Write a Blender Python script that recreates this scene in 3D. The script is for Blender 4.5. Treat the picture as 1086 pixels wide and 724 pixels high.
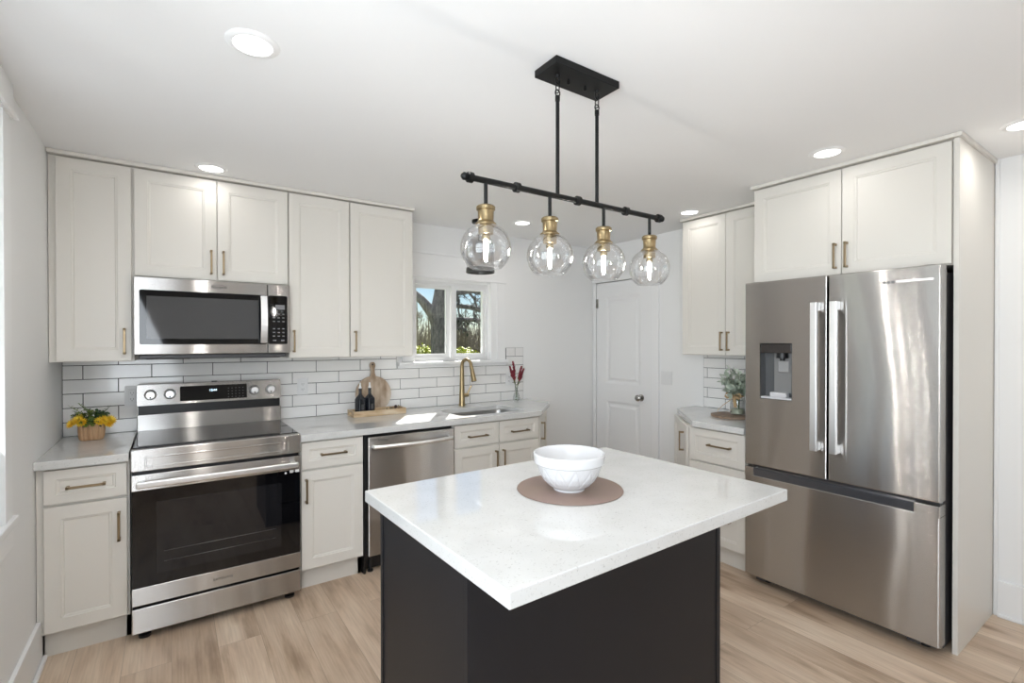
import bpy, bmesh, math, random
from mathutils import Vector, Matrix
PI = math.pi
random.seed(7)
for o in list(bpy.data.objects): bpy.data.objects.remove(o)
scn = bpy.context.scene
COL = scn.collection

# ------------------------------------------------------------ camera
F_PX, YAW, PITCH, ROLL, SHY, EYE = 522.135, 0.607, -0.006, 0.001, 3.474, 1.444
s, c = math.sin(YAW), math.cos(YAW); sp, cp = math.sin(PITCH), math.cos(PITCH); sr, cr = math.sin(ROLL), math.cos(ROLL)
Fh, Rh, Zh = Vector((s, c, 0)), Vector((c, -s, 0)), Vector((0, 0, 1))
fwd = cp*Fh + sp*Zh; up2 = -sp*Fh + cp*Zh
right = cr*Rh - sr*up2; up = sr*Rh + cr*up2
cd = bpy.data.cameras.new('camera'); cam = bpy.data.objects.new('camera', cd); COL.objects.link(cam)
M = Matrix.Identity(4)
for i in range(3):
    M[i][0] = right[i]; M[i][1] = up[i]; M[i][2] = -fwd[i]
M[2][3] = EYE
cam.matrix_world = M
cd.sensor_width = 36; cd.lens = F_PX/1086*36; cd.shift_y = SHY/1086; cd.clip_start = .02
scn.camera = cam

# ------------------------------------------------------------ world, sun, daylight, added fill, exposure
scn.view_settings.view_transform = 'Standard'; scn.view_settings.look = 'None'
scn.view_settings.gamma = 1; scn.view_settings.use_curve_mapping = False
scn.view_settings.exposure = 0.54
w = bpy.data.worlds.new('world'); scn.world = w; w.use_nodes = True
nt = w.node_tree; nt.nodes.clear()
out = nt.nodes.new('ShaderNodeOutputWorld'); bg = nt.nodes.new('ShaderNodeBackground'); sky = nt.nodes.new('ShaderNodeTexSky')
sky.sky_type = 'NISHITA'; sky.sun_disc = False; sky.sun_elevation = math.radians(46); sky.sun_rotation = math.radians(33)
sky.air_density = 1.0; sky.dust_density = 0.0; sky.ozone_density = 3.0
bg.inputs['Strength'].default_value = 0.075
nt.links.new(sky.outputs[0], bg.inputs[0]); nt.links.new(bg.outputs[0], out.inputs[0])

def lamp(name, kind, loc, energy, col=(1, 1, 1), direction=(0, 0, -1), **kw):
    l = bpy.data.lights.new(name, kind); l.energy = energy; l.color = col
    for k, v in kw.items(): setattr(l, k, v)
    o = bpy.data.objects.new(name, l); COL.objects.link(o); o.location = loc
    o.rotation_euler = Vector(direction).to_track_quat('-Z', 'Y').to_euler()
    return o
lamp('sun', 'SUN', (5, 8, 8), 13.0, (1, .96, .9), (-.55, -.835, -1.04), angle=.01)
lamp('daylight_left_window', 'AREA', (-.68, 1.9, 1.55), 5.5, (.88, .94, 1), (1, .1, .5), shape='RECTANGLE', size=1.05, size_y=1.4)
lamp('added_fill_left_rear', 'AREA', (-.68, .05, 1.5), 54, (.86, .93, 1), (1, .7, .6), shape='RECTANGLE', size=2.0, size_y=1.4)  # unseen source added beside the camera to brighten the whole kitchen
lamp('added_fill_right_rear', 'AREA', (3.78, -1.0, 1.5), 5, (.86, .93, 1), (-1, .3, .8), shape='RECTANGLE', size=2.4, size_y=1.4)  # fill added from the unseen right side of the room
lamp('added_fill_behind_camera', 'AREA', (2.85, -4.4, 1.15), 3, (.86, .93, 1), (0, 1, .6), shape='RECTANGLE', size=1.2, size_y=2.0)  # weak fill added far behind the camera
DOWN_W, BULB_E = .85, 165

# ------------------------------------------------------------ materials
MT = {}
def mat(name, col, rough=.5, metal=0, **kw):
    m = bpy.data.materials.new(name); m.use_nodes = True
    b = m.node_tree.nodes['Principled BSDF']
    b.inputs['Base Color'].default_value = (*col, 1); b.inputs['Roughness'].default_value = rough
    b.inputs['Metallic'].default_value = metal
    for k, v in kw.items(): b.inputs[k.replace('_', ' ')].default_value = v
    MT[name] = m
    return m
def N(m, t, **kw):
    n = m.node_tree.nodes.new('ShaderNode' + t)
    for k, v in kw.items():
        if hasattr(n, k): setattr(n, k, v)
        else: n.inputs[k].default_value = v
    return n
def L(m, a, b): m.node_tree.links.new(a, b)
def P(m): return m.node_tree.nodes['Principled BSDF']
def coords(m, scale=(1, 1, 1), rot=(0, 0, 0), kind='Object'):
    tc = N(m, 'TexCoord'); mp = N(m, 'Mapping'); mp.inputs['Scale'].default_value = scale; mp.inputs['Rotation'].default_value = rot
    L(m, tc.outputs[kind], mp.inputs[0]); return mp.outputs[0]
def ramp(m, fac, stops):
    r = N(m, 'ValToRGB'); L(m, fac, r.inputs[0]); e = r.color_ramp.elements
    while len(e) < len(stops): e.new(.5)
    for i, (p, cc) in enumerate(stops): e[i].position = p; e[i].color = (*cc, 1)
    return r.outputs[0]
def noisy(m, stops, scale=5, vec=(1, 1, 1), detail=4, bump=0, dist=.001):
    n = N(m, 'TexNoise'); n.inputs['Scale'].default_value = scale; n.inputs['Detail'].default_value = detail
    L(m, coords(m, vec), n.inputs['Vector'])
    if stops: L(m, ramp(m, n.outputs[0], stops), P(m).inputs['Base Color'])
    if bump:
        b = N(m, 'Bump'); b.inputs['Strength'].default_value = bump; b.inputs['Distance'].default_value = dist
        L(m, n.outputs[0], b.inputs['Height']); L(m, b.outputs[0], P(m).inputs['Normal'])
    return m
WALL = noisy(mat('wall_paint', (.895, .895, .89), .6), None, 260, bump=.08, dist=.0006)
CEIL = noisy(mat('ceiling_paint', (.90, .90, .90), .8), None, 200, bump=.08, dist=.0006)
TRIM = mat('white_trim_paint', (.90, .90, .90), .32)
DOORP = mat('white_door_paint', (.89, .89, .89), .35)
CAB = noisy(mat('cream_cabinet_paint', (.775, .745, .69), .36), None, 90, bump=.03, dist=.0004)
TOE = mat('cabinet_toe_paint', (.765, .735, .68), .45)
BRASS = mat('aged_brass_pull', (.33, .25, .155), .36, 1)
GOLD = mat('brushed_gold', (.34, .26, .145), .3, 1)
BLACKM = mat('black_metal', (.012, .012, .012), .38, .6)
BLK = mat('black_plastic', (.008, .008, .009), .35)
BLKG = mat('black_glass', (.004, .004, .005), .04)
DKGREY = mat('dark_grey_plastic', (.06, .06, .065), .4)
GREYP = mat('grey_plastic', (.22, .22, .23), .4)
WHITEP = mat('white_plastic', (.82, .82, .82), .3)
PORC = mat('white_porcelain', (.70, .70, .71), .12)
def steel(name, col, rough, spread, wav):
    # horizontally brushed metal: seven narrow lobes tilted up and down stand for the grooves, a slow waviness tilts the sheet sideways
    m = bpy.data.materials.new(name); m.use_nodes = True; m.node_tree.nodes.clear(); MT[name] = m
    n = N(m, 'TexNoise'); n.inputs['Scale'].default_value = 1; n.inputs['Detail'].default_value = 1
    L(m, coords(m, (2.2, 2.2, 1.0)), n.inputs['Vector'])
    v = N(m, 'VectorMath'); v.operation = 'SUBTRACT'; v.inputs[1].default_value = (.5, .5, .5); L(m, n.outputs['Color'], v.inputs[0])
    u = N(m, 'VectorMath'); u.operation = 'MULTIPLY'; u.inputs[1].default_value = (wav, wav, 0); L(m, v.outputs[0], u.inputs[0])
    g = N(m, 'NewGeometry'); t = N(m, 'Tangent'); t.direction_type = 'RADIAL'; t.axis = 'Z'
    a = N(m, 'VectorMath'); a.operation = 'ADD'; L(m, g.outputs['Normal'], a.inputs[0]); L(m, u.outputs[0], a.inputs[1])
    prev = None; tot = 0
    for tilt, wt in ((-1, .06), (-.667, .12), (-.333, .19), (0, .26), (.333, .19), (.667, .12), (1, .06)):
        b = N(m, 'VectorMath'); b.operation = 'ADD'; b.inputs[1].default_value = (0, 0, tilt*spread); L(m, a.outputs[0], b.inputs[0])
        nn = N(m, 'VectorMath'); nn.operation = 'NORMALIZE'; L(m, b.outputs[0], nn.inputs[0])
        gl = N(m, 'BsdfAnisotropic'); gl.inputs['Color'].default_value = (*col, 1); gl.inputs['Roughness'].default_value = rough
        gl.inputs['Anisotropy'].default_value = .8; L(m, nn.outputs[0], gl.inputs['Normal']); L(m, t.outputs[0], gl.inputs['Tangent'])
        tot += wt
        if prev is None: prev = gl.outputs[0]
        else:
            mx = N(m, 'MixShader'); mx.inputs[0].default_value = wt/tot; L(m, prev, mx.inputs[1]); L(m, gl.outputs[0], mx.inputs[2]); prev = mx.outputs[0]
    o = N(m, 'OutputMaterial'); L(m, prev, o.inputs[0])
    return m
SS = steel('stainless_steel', (.52, .505, .49), .19, .40, .06)
SSF = steel('fridge_stainless_steel', (.53, .515, .50), .17, .45, .10)
SSB = mat('polished_steel_handle', (.86, .86, .86), .36, 1)
SINKM = mat('sink_steel', (.42, .42, .42), .28, 1)
NICKEL = mat('satin_nickel', (.42, .41, .39), .25, 1)
ISL = mat('charcoal_island_paint', (.0125, .013, .016), .42, Specular_IOR_Level=.3)
def quartz():
    m = mat('white_quartz', (.8, .8, .8), .035, Coat_Weight=.3, Coat_Roughness=.02, Coat_IOR=1.6); v = coords(m)
    n = N(m, 'TexNoise'); n.inputs['Scale'].default_value = 160; n.inputs['Detail'].default_value = 3; L(m, v, n.inputs['Vector'])
    n2 = N(m, 'TexNoise'); n2.inputs['Scale'].default_value = 9; L(m, v, n2.inputs['Vector'])
    a = ramp(m, n.outputs[0], [(.27, (.52, .515, .50)), (.39, (.71, .71, .70))])
    b = ramp(m, n2.outputs[0], [(.3, (.93, .93, .92)), (.7, (1, 1, 1))])
    mx = N(m, 'MixRGB'); mx.blend_type = 'MULTIPLY'; mx.inputs[0].default_value = 1; L(m, a, mx.inputs[1]); L(m, b, mx.inputs[2])
    L(m, mx.outputs[0], P(m).inputs['Base Color']); return m
QUARTZ = quartz()
def plank_floor():
    m = mat('oak_plank_floor', (.5, .4, .3), .38); v = coords(m, (1, 1, 1), (0, 0, PI/2))
    br = N(m, 'TexBrick'); br.offset = .37; br.inputs['Scale'].default_value = 1
    for k, x in (('Brick Width', 1.35), ('Row Height', .182), ('Mortar Size', .0007), ('Mortar Smooth', .1), ('Bias', 0)): br.inputs[k].default_value = x
    br.inputs['Color1'].default_value = (0, 0, 0, 1); br.inputs['Color2'].default_value = (1, 1, 1, 1); br.inputs['Mortar'].default_value = (.5, .5, .5, 1)
    L(m, v, br.inputs['Vector'])
    # per-plank shift of the grain
    tc = N(m, 'TexCoord'); vm = N(m, 'VectorMath'); vm.operation = 'SCALE'; vm.inputs['Scale'].default_value = 9
    L(m, br.outputs['Color'], vm.inputs[0]); va = N(m, 'VectorMath'); va.operation = 'ADD'; L(m, tc.outputs['Object'], va.inputs[0]); L(m, vm.outputs[0], va.inputs[1])
    mp = N(m, 'Mapping'); mp.inputs['Scale'].default_value = (5, .8, 1); L(m, va.outputs[0], mp.inputs[0])
    g = N(m, 'TexNoise'); g.inputs['Scale'].default_value = 2.2; g.inputs['Detail'].default_value = 8; g.inputs['Distortion'].default_value = .25; L(m, mp.outputs[0], g.inputs['Vector'])
    mp2 = N(m, 'Mapping'); mp2.inputs['Scale'].default_value = (60, 2.2, 1); L(m, va.outputs[0], mp2.inputs[0])
    g2 = N(m, 'TexNoise'); g2.inputs['Scale'].default_value = 2; g2.inputs['Detail'].default_value = 4; L(m, mp2.outputs[0], g2.inputs['Vector'])
    base = ramp(m, g.outputs[0], [(.28, (.42, .30, .205)), (.45, (.68, .52, .385)), (.68, (.80, .655, .51))])
    fine = ramp(m, g2.outputs[0], [(.3, (.82, .80, .78)), (.6, (1, 1, 1))])
    a = N(m, 'MixRGB'); a.blend_type = 'MULTIPLY'; a.inputs[0].default_value = .8; L(m, base, a.inputs[1]); L(m, fine, a.inputs[2])
    tone = ramp(m, br.outputs['Color'], [(0, (.80, .77, .74)), (1, (1.0, 1.0, 1.0))])
    b = N(m, 'MixRGB'); b.blend_type = 'MULTIPLY'; b.inputs[0].default_value = .9; L(m, a.outputs[0], b.inputs[1]); L(m, tone, b.inputs[2])
    # knots
    mp3 = N(m, 'Mapping'); mp3.inputs['Scale'].default_value = (5.5, 1.9, 1); L(m, va.outputs[0], mp3.inputs[0])
    vo = N(m, 'TexVoronoi'); vo.inputs['Scale'].default_value = 1; L(m, mp3.outputs[0], vo.inputs['Vector'])
    kn = ramp(m, vo.outputs['Distance'], [(.0, (.28, .2, .15)), (.10, (.7, .62, .55)), (.2, (1, 1, 1))])
    k = N(m, 'MixRGB'); k.blend_type = 'MULTIPLY'; k.inputs[0].default_value = .75; L(m, b.outputs[0], k.inputs[1]); L(m, kn, k.inputs[2])
    mo = N(m, 'MixRGB'); mo.inputs[2].default_value = (.30, .22, .16, 1); L(m, br.outputs['Fac'], mo.inputs[0]); L(m, k.outputs[0], mo.inputs[1])
    L(m, mo.outputs[0], P(m).inputs['Base Color'])
    bm_ = N(m, 'Bump'); bm_.inputs['Strength'].default_value = .12; bm_.inputs['Distance'].default_value = .001
    L(m, g2.outputs[0], bm_.inputs['Height']); L(m, bm_.outputs[0], P(m).inputs['Normal'])
    return m
FLOOR = plank_floor()
TILE = noisy(mat('white_glazed_tile', (.80, .79, .78), .1), [(.3, (.84, .83, .815)), (.7, (.91, .90, .89))], 2.2, (1, 1, 3))
GROUT = mat('charcoal_grout', (.075, .07, .068), .8)
def wood(name, a, b, c_, vec, rough=.5, scale=3):
    return noisy(mat(name, b, rough), [(.3, a), (.5, b), (.7, c_)], scale, vec, 6)
WOODB = wood('mottled_board_wood', (.27, .18, .11), (.52, .41, .31), (.68, .59, .49), (3, 3, 1.1), .5, 5)
WOODT = wood('pale_tray_wood', (.45, .30, .16), (.62, .46, .29), (.72, .60, .44), (3, 12, 12), .5, 3)
WOODM = wood('brown_wood_mat', (.20, .135, .09), (.29, .20, .14), (.37, .27, .19), (2, 14, 2), .55, 3)
def thin_glass(name, tint=(1, 1, 1), f0=.05, edge=.5, rough=.0):
    m = bpy.data.materials.new(name); m.use_nodes = True; n = m.node_tree; n.nodes.clear()
    o = N(m, 'OutputMaterial'); t = N(m, 'BsdfTransparent'); g = N(m, 'BsdfGlossy'); mx = N(m, 'MixShader'); lw = N(m, 'LayerWeight')
    t.inputs[0].default_value = (*tint, 1); g.inputs['Roughness'].default_value = rough; lw.inputs['Blend'].default_value = .35
    mr = N(m, 'MapRange'); mr.inputs['To Min'].default_value = f0; mr.inputs['To Max'].default_value = edge
    L(m, lw.outputs['Facing'], mr.inputs[0]); L(m, mr.outputs[0], mx.inputs[0]); L(m, t.outputs[0], mx.inputs[1]); L(m, g.outputs[0], mx.inputs[2]); L(m, mx.outputs[0], o.inputs[0])
    MT[name] = m; return m
PANE = thin_glass('window_pane_glass', (.97, .98, .98), .04, .3)
GLOBE = thin_glass('clear_globe_glass', (.985, .985, .985), .04, .55)
VGLASS = thin_glass('clear_vase_glass', (.95, .96, .96), .06, .7)
def emit(name, col, strength):
    m = mat(name, (0, 0, 0), .5); P(m).inputs['Emission Color'].default_value = (*col, 1); P(m).inputs['Emission Strength'].default_value = strength; return m
LENS = emit('lit_downlight_lens', (1, .98, .95), 4)
BULB = emit('lit_bulb', (1, .95, .88), BULB_E)
LED = emit('lit_clock_digits', (.6, .8, 1), 3)

# ------------------------------------------------------------ mesh helpers
def nb(): return bmesh.new()
def setmi(faces, mi):
    for f in faces: f.material_index = mi
def box(bm, x0, x1, y0, y1, z0, z1, bev=0, mi=0, seg=2):
    vs = [bm.verts.new((x, y, z)) for x in (x0, x1) for y in (y0, y1) for z in (z0, z1)]
    fs = [bm.faces.new([vs[i] for i in q]) for q in ((0, 1, 3, 2), (4, 6, 7, 5), (0, 4, 5, 1), (2, 3, 7, 6), (0, 2, 6, 4), (1, 5, 7, 3))]
    setmi(fs, mi)
    if bev:
        es = list({e for f in fs for e in f.edges})
        r = bmesh.ops.bevel(bm, geom=es, offset=bev, segments=seg, profile=.5, affect='EDGES', clamp_overlap=True)
        setmi(r['faces'], mi)
def loft(bm, rings, cap0=True, cap1=True, mi=0, closed=False, smooth=True):
    R = [[bm.verts.new(p) for p in r] for r in rings]
    n = len(R[0]); pairs = list(zip(R[:-1], R[1:]))
    if closed: pairs.append((R[-1], R[0]))
    for a, b in pairs:
        for i in range(n):
            f = bm.faces.new((a[i], a[(i+1) % n], b[(i+1) % n], b[i])); f.material_index = mi; f.smooth = smooth
    if not closed:
        if cap0: bm.faces.new(R[0][::-1]).material_index = mi
        if cap1: bm.faces.new(R[-1]).material_index = mi
def lathe(bm, prof, cx=0, cy=0, seg=32, mi=0, cap=(True, True), axis='Z', cz=0):
    rings = []
    for r, z in prof:
        ring = []
        for i in range(seg):
            a = 2*PI*i/seg; p = (r*math.cos(a), r*math.sin(a), z)
            if axis == 'Y': p = (p[0], p[2], p[1])
            if axis == 'X': p = (p[2], p[0], p[1])
            ring.append((p[0]+cx, p[1]+cy, p[2]+cz))
        rings.append(ring)
    loft(bm, rings, cap[0], cap[1], mi)
def tube(bm, pts, rad, seg=10, mi=0, closed=False, flat=1.0):
    pts = [Vector(p) for p in pts]; n = len(pts)
    if not hasattr(rad, '__len__'): rad = [rad]*n
    rings = []; prev = None
    for i, p in enumerate(pts):
        if closed: t = pts[(i+1) % n]-pts[i-1]
        else: t = pts[min(i+1, n-1)]-pts[max(i-1, 0)]
        t.normalize()
        if prev is None:
            a = Vector((0, 0, 1)) if abs(t.z) < .9 else Vector((1, 0, 0))
        else: a = prev
        u = (a - t*a.dot(t)).normalized(); prev = u; v = t.cross(u)
        rings.append([p + (u*math.cos(2*PI*k/seg) + v*math.sin(2*PI*k/seg)*flat)*rad[i] for k in range(seg)])
    loft(bm, rings, True, True, mi, closed)
def prism(bm, poly, z0, z1, mi=0):
    loft(bm, [[(x, y, z0) for x, y in poly], [(x, y, z1) for x, y in poly]], mi=mi, smooth=False)
def leaf(bm, base, d, length, width, mi=0, droop=.2, nrm=None):
    d = Vector(d).normalized(); base = Vector(base)
    side = d.cross(nrm or Vector((random.uniform(-.4, .4), random.uniform(-.4, .4), 1)))
    if side.length < .05: side = d.cross(Vector((1, 0, 0)))
    side.normalize(); up_ = side.cross(d).normalized()
    pts = []
    for t, wd in ((0, .08), (.3, .8), (.6, 1), (.85, .6), (1, 0)):
        p = base + d*length*t + Vector((0, 0, -droop*length*t*t)); pts.append((p, wd*width/2))
    rows = []
    for p, wd in pts: rows.append((bm.verts.new(p+side*wd+up_*wd*.25), bm.verts.new(p), bm.verts.new(p-side*wd+up_*wd*.25)))
    for a, b in zip(rows[:-1], rows[1:]):
        for k in (0, 1):
            f = bm.faces.new((a[k], a[k+1], b[k+1], b[k])); f.material_index = mi; f.smooth = True
def rnd_dir(zmin=-1):
    while True:
        v = Vector((random.uniform(-1, 1), random.uniform(-1, 1), random.uniform(zmin, 1)))
        if .1 < v.length < 1: return v.normalized()
def obj(name, bm, m, parent=None, label=None, smooth=True, normals=True):
    if normals: bmesh.ops.recalc_face_normals(bm, faces=bm.faces)
    me = bpy.data.meshes.new(name); bm.to_mesh(me); bm.free()
    for x in (m if isinstance(m, (list, tuple)) else [m]): me.materials.append(x)
    if smooth and len(me.polygons):
        fl = [p.use_smooth for p in me.polygons]; me.set_sharp_from_angle(angle=math.radians(35)); me.polygons.foreach_set('use_smooth', fl)
    o = bpy.data.objects.new(name, me); COL.objects.link(o)
    if parent: o.parent = parent
    if label: o['label'] = label
    return o
def tag(o, label, cat, group=None, kind=None):
    o['label'] = label; o['category'] = cat
    if group: o['group'] = group
    if kind: o['kind'] = kind
    return o
def thing(name, label, cat, loc=(0, 0, 0), rz=0, group=None):
    o = bpy.data.objects.new(name, None); o.empty_display_size = .05; COL.objects.link(o)
    o.location = loc; o.rotation_euler = (0, 0, rz); return tag(o, label, cat, group)
def struct(name, bm, m):
    o = obj(name, bm, m, smooth=False); o['kind'] = 'structure'; return o
def children(o): return [x for x in COL.objects if x.parent == o]
def copy_tree(o, parent=None):
    k = o.copy(); COL.objects.link(k); k.parent = parent
    for ch in children(o): copy_tree(ch, k)
    return k
def text(name, body, size, loc, rot, m, parent, extrude=.0006, spacing=1.0):
    cu = bpy.data.curves.new(name, 'FONT'); cu.body = body; cu.size = size; cu.extrude = extrude; cu.align_x = 'CENTER'; cu.align_y = 'CENTER'; cu.space_character = spacing
    tmp = bpy.data.objects.new(name, cu); COL.objects.link(tmp)
    dg = bpy.context.evaluated_depsgraph_get(); me = bpy.data.meshes.new_from_object(tmp.evaluated_get(dg)); bpy.data.objects.remove(tmp)
    me.materials.clear(); me.materials.append(m)
    o = bpy.data.objects.new(name, me); COL.objects.link(o); o.parent = parent; o.location = loc; o.rotation_euler = rot; return o

# ------------------------------------------------------------ room shell
XL, XR, YB, YF, ZC = -.497, 3.58, 3.69, -4.2, 2.40
TY = YB-.010          # face of the back tiles
TX = XR-.010          # face of the right tiles
b = nb(); box(b, XL-.15, XR+.15, YF-.15, YB+.15, -.05, 0); struct('floor', b, FLOOR)
b = nb(); box(b, XL-.15, XR+.15, YF-.15, YB+.15, ZC, ZC+.08); struct('ceiling', b, CEIL)
WX0, WX1, WZ0, WZ1 = 1.60, 2.325, 1.285, 1.945
b = nb()
box(b, XL-.15, WX0, YB, YB+.15, 0, ZC); box(b, WX1, XR+.15, YB, YB+.15, 0, ZC)
box(b, WX0, WX1, YB, YB+.15, 0, WZ0); box(b, WX0, WX1, YB, YB+.15, WZ1, ZC)
struct('wall_back', b, WALL)
LY0, LY1, LZ0, LZ1 = 1.35, 2.45, .80, 2.27
RY0, RY1 = -.95, 1.08
QY0, QY1 = -2.25, .25
b = nb()
for y0, y1 in ((YF-.15, RY0), (RY1, LY0), (LY1, YB)): box(b, XL-.15, XL, y0, y1, 0, ZC)
for y0, y1 in ((RY0, RY1), (LY0, LY1)): box(b, XL-.15, XL, y0, y1, 0, LZ0); box(b, XL-.15, XL, y0, y1, LZ1, ZC)
struct('wall_left', b, WALL)
DY0, DY1, DZ = 2.915, 3.640, 2.035
b = nb(); box(b, XR, XR+.15, YF-.15, QY0, 0, ZC); box(b, XR, XR+.15, QY1, DY0, 0, ZC); box(b, XR, XR+.15, QY0, QY1, 0, LZ0); box(b, XR, XR+.15, QY0, QY1, LZ1, ZC); box(b, XR, XR+.15, DY1, YB+.15, 0, ZC); box(b, XR, XR+.15, DY0, DY1, DZ, ZC)
struct('wall_right', b, WALL)
b = nb(); box(b, XL, 2.2, YF-.15, YF, 0, ZC); box(b, 3.5, XR, YF-.15, YF, 0, ZC); box(b, 2.2, 3.5, YF-.15, YF, 2.2, ZC)
struct('wall_front', b, WALL)
def st_root(name):
    o = bpy.data.objects.new(name, None); COL.objects.link(o); o['kind'] = 'structure'; return o

# sliding window over the sink
win = st_root('window_1')
b = nb(); y0, y1 = 3.715, 3.80
for a in ((WX0, WX0+.03, WZ0, WZ1), (WX1-.03, WX1, WZ0, WZ1), (WX0+.03, WX1-.03, WZ0, WZ0+.028), (WX0+.03, WX1-.03, WZ1-.028, WZ1)): box(b, a[0], a[1], y0, y1, a[2], a[3])
obj('window_frame', b, WHITEP, win)
for (x0, x1, yy) in ((1.630, 1.972, 3.766), (1.962, 2.295, 3.736)):
    b = nb(); gx0, gx1 = (1.655, 1.925) if x0 < 1.7 else (2.008, 2.272)
    for a in ((x0, gx0, 1.312, 1.918), (gx1, x1, 1.312, 1.918), (gx0, gx1, 1.312, 1.345), (gx0, gx1, 1.888, 1.918)): box(b, a[0], a[1], yy-.012, yy+.012, a[2], a[3])
    f = obj('sash', b, WHITEP, win)
    b = nb(); box(b, gx0-.003, gx1+.003, yy-.002, yy+.002, 1.34, 1.892); obj('pane', b, PANE, f)
b = nb(); box(b, 1.975, 1.995, 3.714, 3.7245, 1.58, 1.62, .003); obj('latch', b, WHITEP, win)
b = nb()
box(b, 1.50, WX0+.005, YB-.02, YB, WZ0-.0, 1.975, .002); box(b, WX1-.005, 2.475, YB-.02, YB, WZ0, 1.975, .002)
box(b, 1.50, 2.475, YB-.022, YB, 1.975, 2.155, .002); box(b, 1.49, 2.485, YB-.03, YB, 1.965, 1.985, .003)
box(b, 1.49, 2.485, YB-.034, YB, 2.155, 2.172, .003)
box(b, WX1-.006, WX1+.012, YB-.026, YB+.04, WZ0, WZ1, .002); box(b, 2.385, 2.395, YB-.025, YB-.018, WZ0, 1.97, .002)
obj('window_casing', b, TRIM, win)
b = nb(); box(b, 1.46, 2.49, YB-.055, YB+.04, WZ0-.028, WZ0, .005); box(b, 1.46, 2.485, YB-.022, YB, WZ0-.05, WZ0-.028, .003); obj('window_sill', b, TRIM, win)

# left wall windows
def left_window(name, y0, y1, added_bars=()):
    wn = st_root(name); b = nb()
    for q in added_bars: box(b, XL-.085, XL-.045, q-.055, q+.055, LZ0+.05, 1.50); box(b, XL-.085, XL-.045, q-.055, q+.055, 1.55, LZ1-.05)  # upright bars added to slice this window's reflection into streaks
    for a in ((y0, y0+.05, LZ0, LZ1), (y1-.05, y1, LZ0, LZ1), (y0+.05, y1-.05, LZ0, LZ0+.05), (y0+.05, y1-.05, LZ1-.05, LZ1), (y0+.05, y1-.05, 1.50, 1.55)): box(b, XL-.10, XL-.03, a[0], a[1], a[2], a[3], .003)
    obj('window_frame', b, WHITEP, wn)
    b = nb(); box(b, XL-.068, XL-.064, y0+.04, y1-.04, LZ0+.04, LZ1-.04); obj('pane', b, PANE, wn)
    b = nb()
    box(b, XL, XL+.018, y0-.09, y0+.005, LZ0, LZ1, .002); box(b, XL, XL+.018, y1-.005, y1+.09, LZ0, LZ1, .002)
    box(b, XL, XL+.022, y0-.12, y1+.12, LZ1, ZC, .002); box(b, XL, XL+.035, y0-.13, y1+.135, LZ1+.005, LZ1+.022, .004)
    obj('window_casing', b, TRIM, wn)
    b = nb(); box(b, XL-.04, XL+.03, y0-.11, y1+.12, LZ0-.03, LZ0, .005); box(b, XL, XL+.018, y0-.09, y1+.10, LZ0-.115, LZ0-.03, .003); obj('window_sill', b, TRIM, wn)
left_window('window_2', LY0, LY1, (1.62, 1.90, 2.18)); left_window('added_window_3', RY0, RY1)  # the second window is out of view, added to admit fill light
wn = st_root('added_window_4'); b = nb()  # unseen glazed opening added behind the camera as a light inlet
for a in ((2.2, 2.27), (2.82, 2.88), (3.43, 3.5)): box(b, a[0], a[1], YF-.1, YF-.04, 0.02, 2.2, .003)
for z in (.02, 2.13): box(b, 2.2, 3.5, YF-.1, YF-.04, z, z+.07, .003)
obj('window_frame', b, WHITEP, wn)
b = nb(); box(b, 2.22, 3.48, YF-.072, YF-.068, .05, 2.15); obj('pane', b, PANE, wn)
wn = st_root('added_window_5'); b = nb()  # right wall window added out of view to let fill in
for a in ((QY0, QY0+.05, LZ0, LZ1), (QY1-.05, QY1, LZ0, LZ1), (-1.02, -.98, LZ0+.05, LZ1-.05), (QY0+.05, QY1-.05, LZ0, LZ0+.05), (QY0+.05, QY1-.05, LZ1-.05, LZ1)): box(b, XR+.03, XR+.10, a[0], a[1], a[2], a[3], .003)
obj('window_frame', b, WHITEP, wn)
b = nb(); box(b, XR-.018, XR, QY0-.09, QY0+.005, LZ0, LZ1, .002); box(b, XR-.018, XR, QY1-.005, QY1+.09, LZ0, LZ1, .002); box(b, XR-.022, XR, QY0-.11, QY1+.11, LZ1, ZC-.001, .002); box(b, XR-.03, XR+.03, QY0-.11, QY1+.11, LZ0-.03, LZ0, .004); obj('window_casing', b, TRIM, wn)
b = nb(); box(b, XR+.064, XR+.068, QY0+.04, QY1-.04, LZ0+.04, LZ1-.04); obj('pane', b, PANE, wn)

# pantry door in the right wall
dr = st_root('door_1'); b = nb()
DX = XR-.002
box(b, DX+.012, DX+.035, DY0+.02, DY1-.004, .008, DZ-.004)
def recess(b, ya, yb, za, zb, zw=0, arch=False):
    pass
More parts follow.
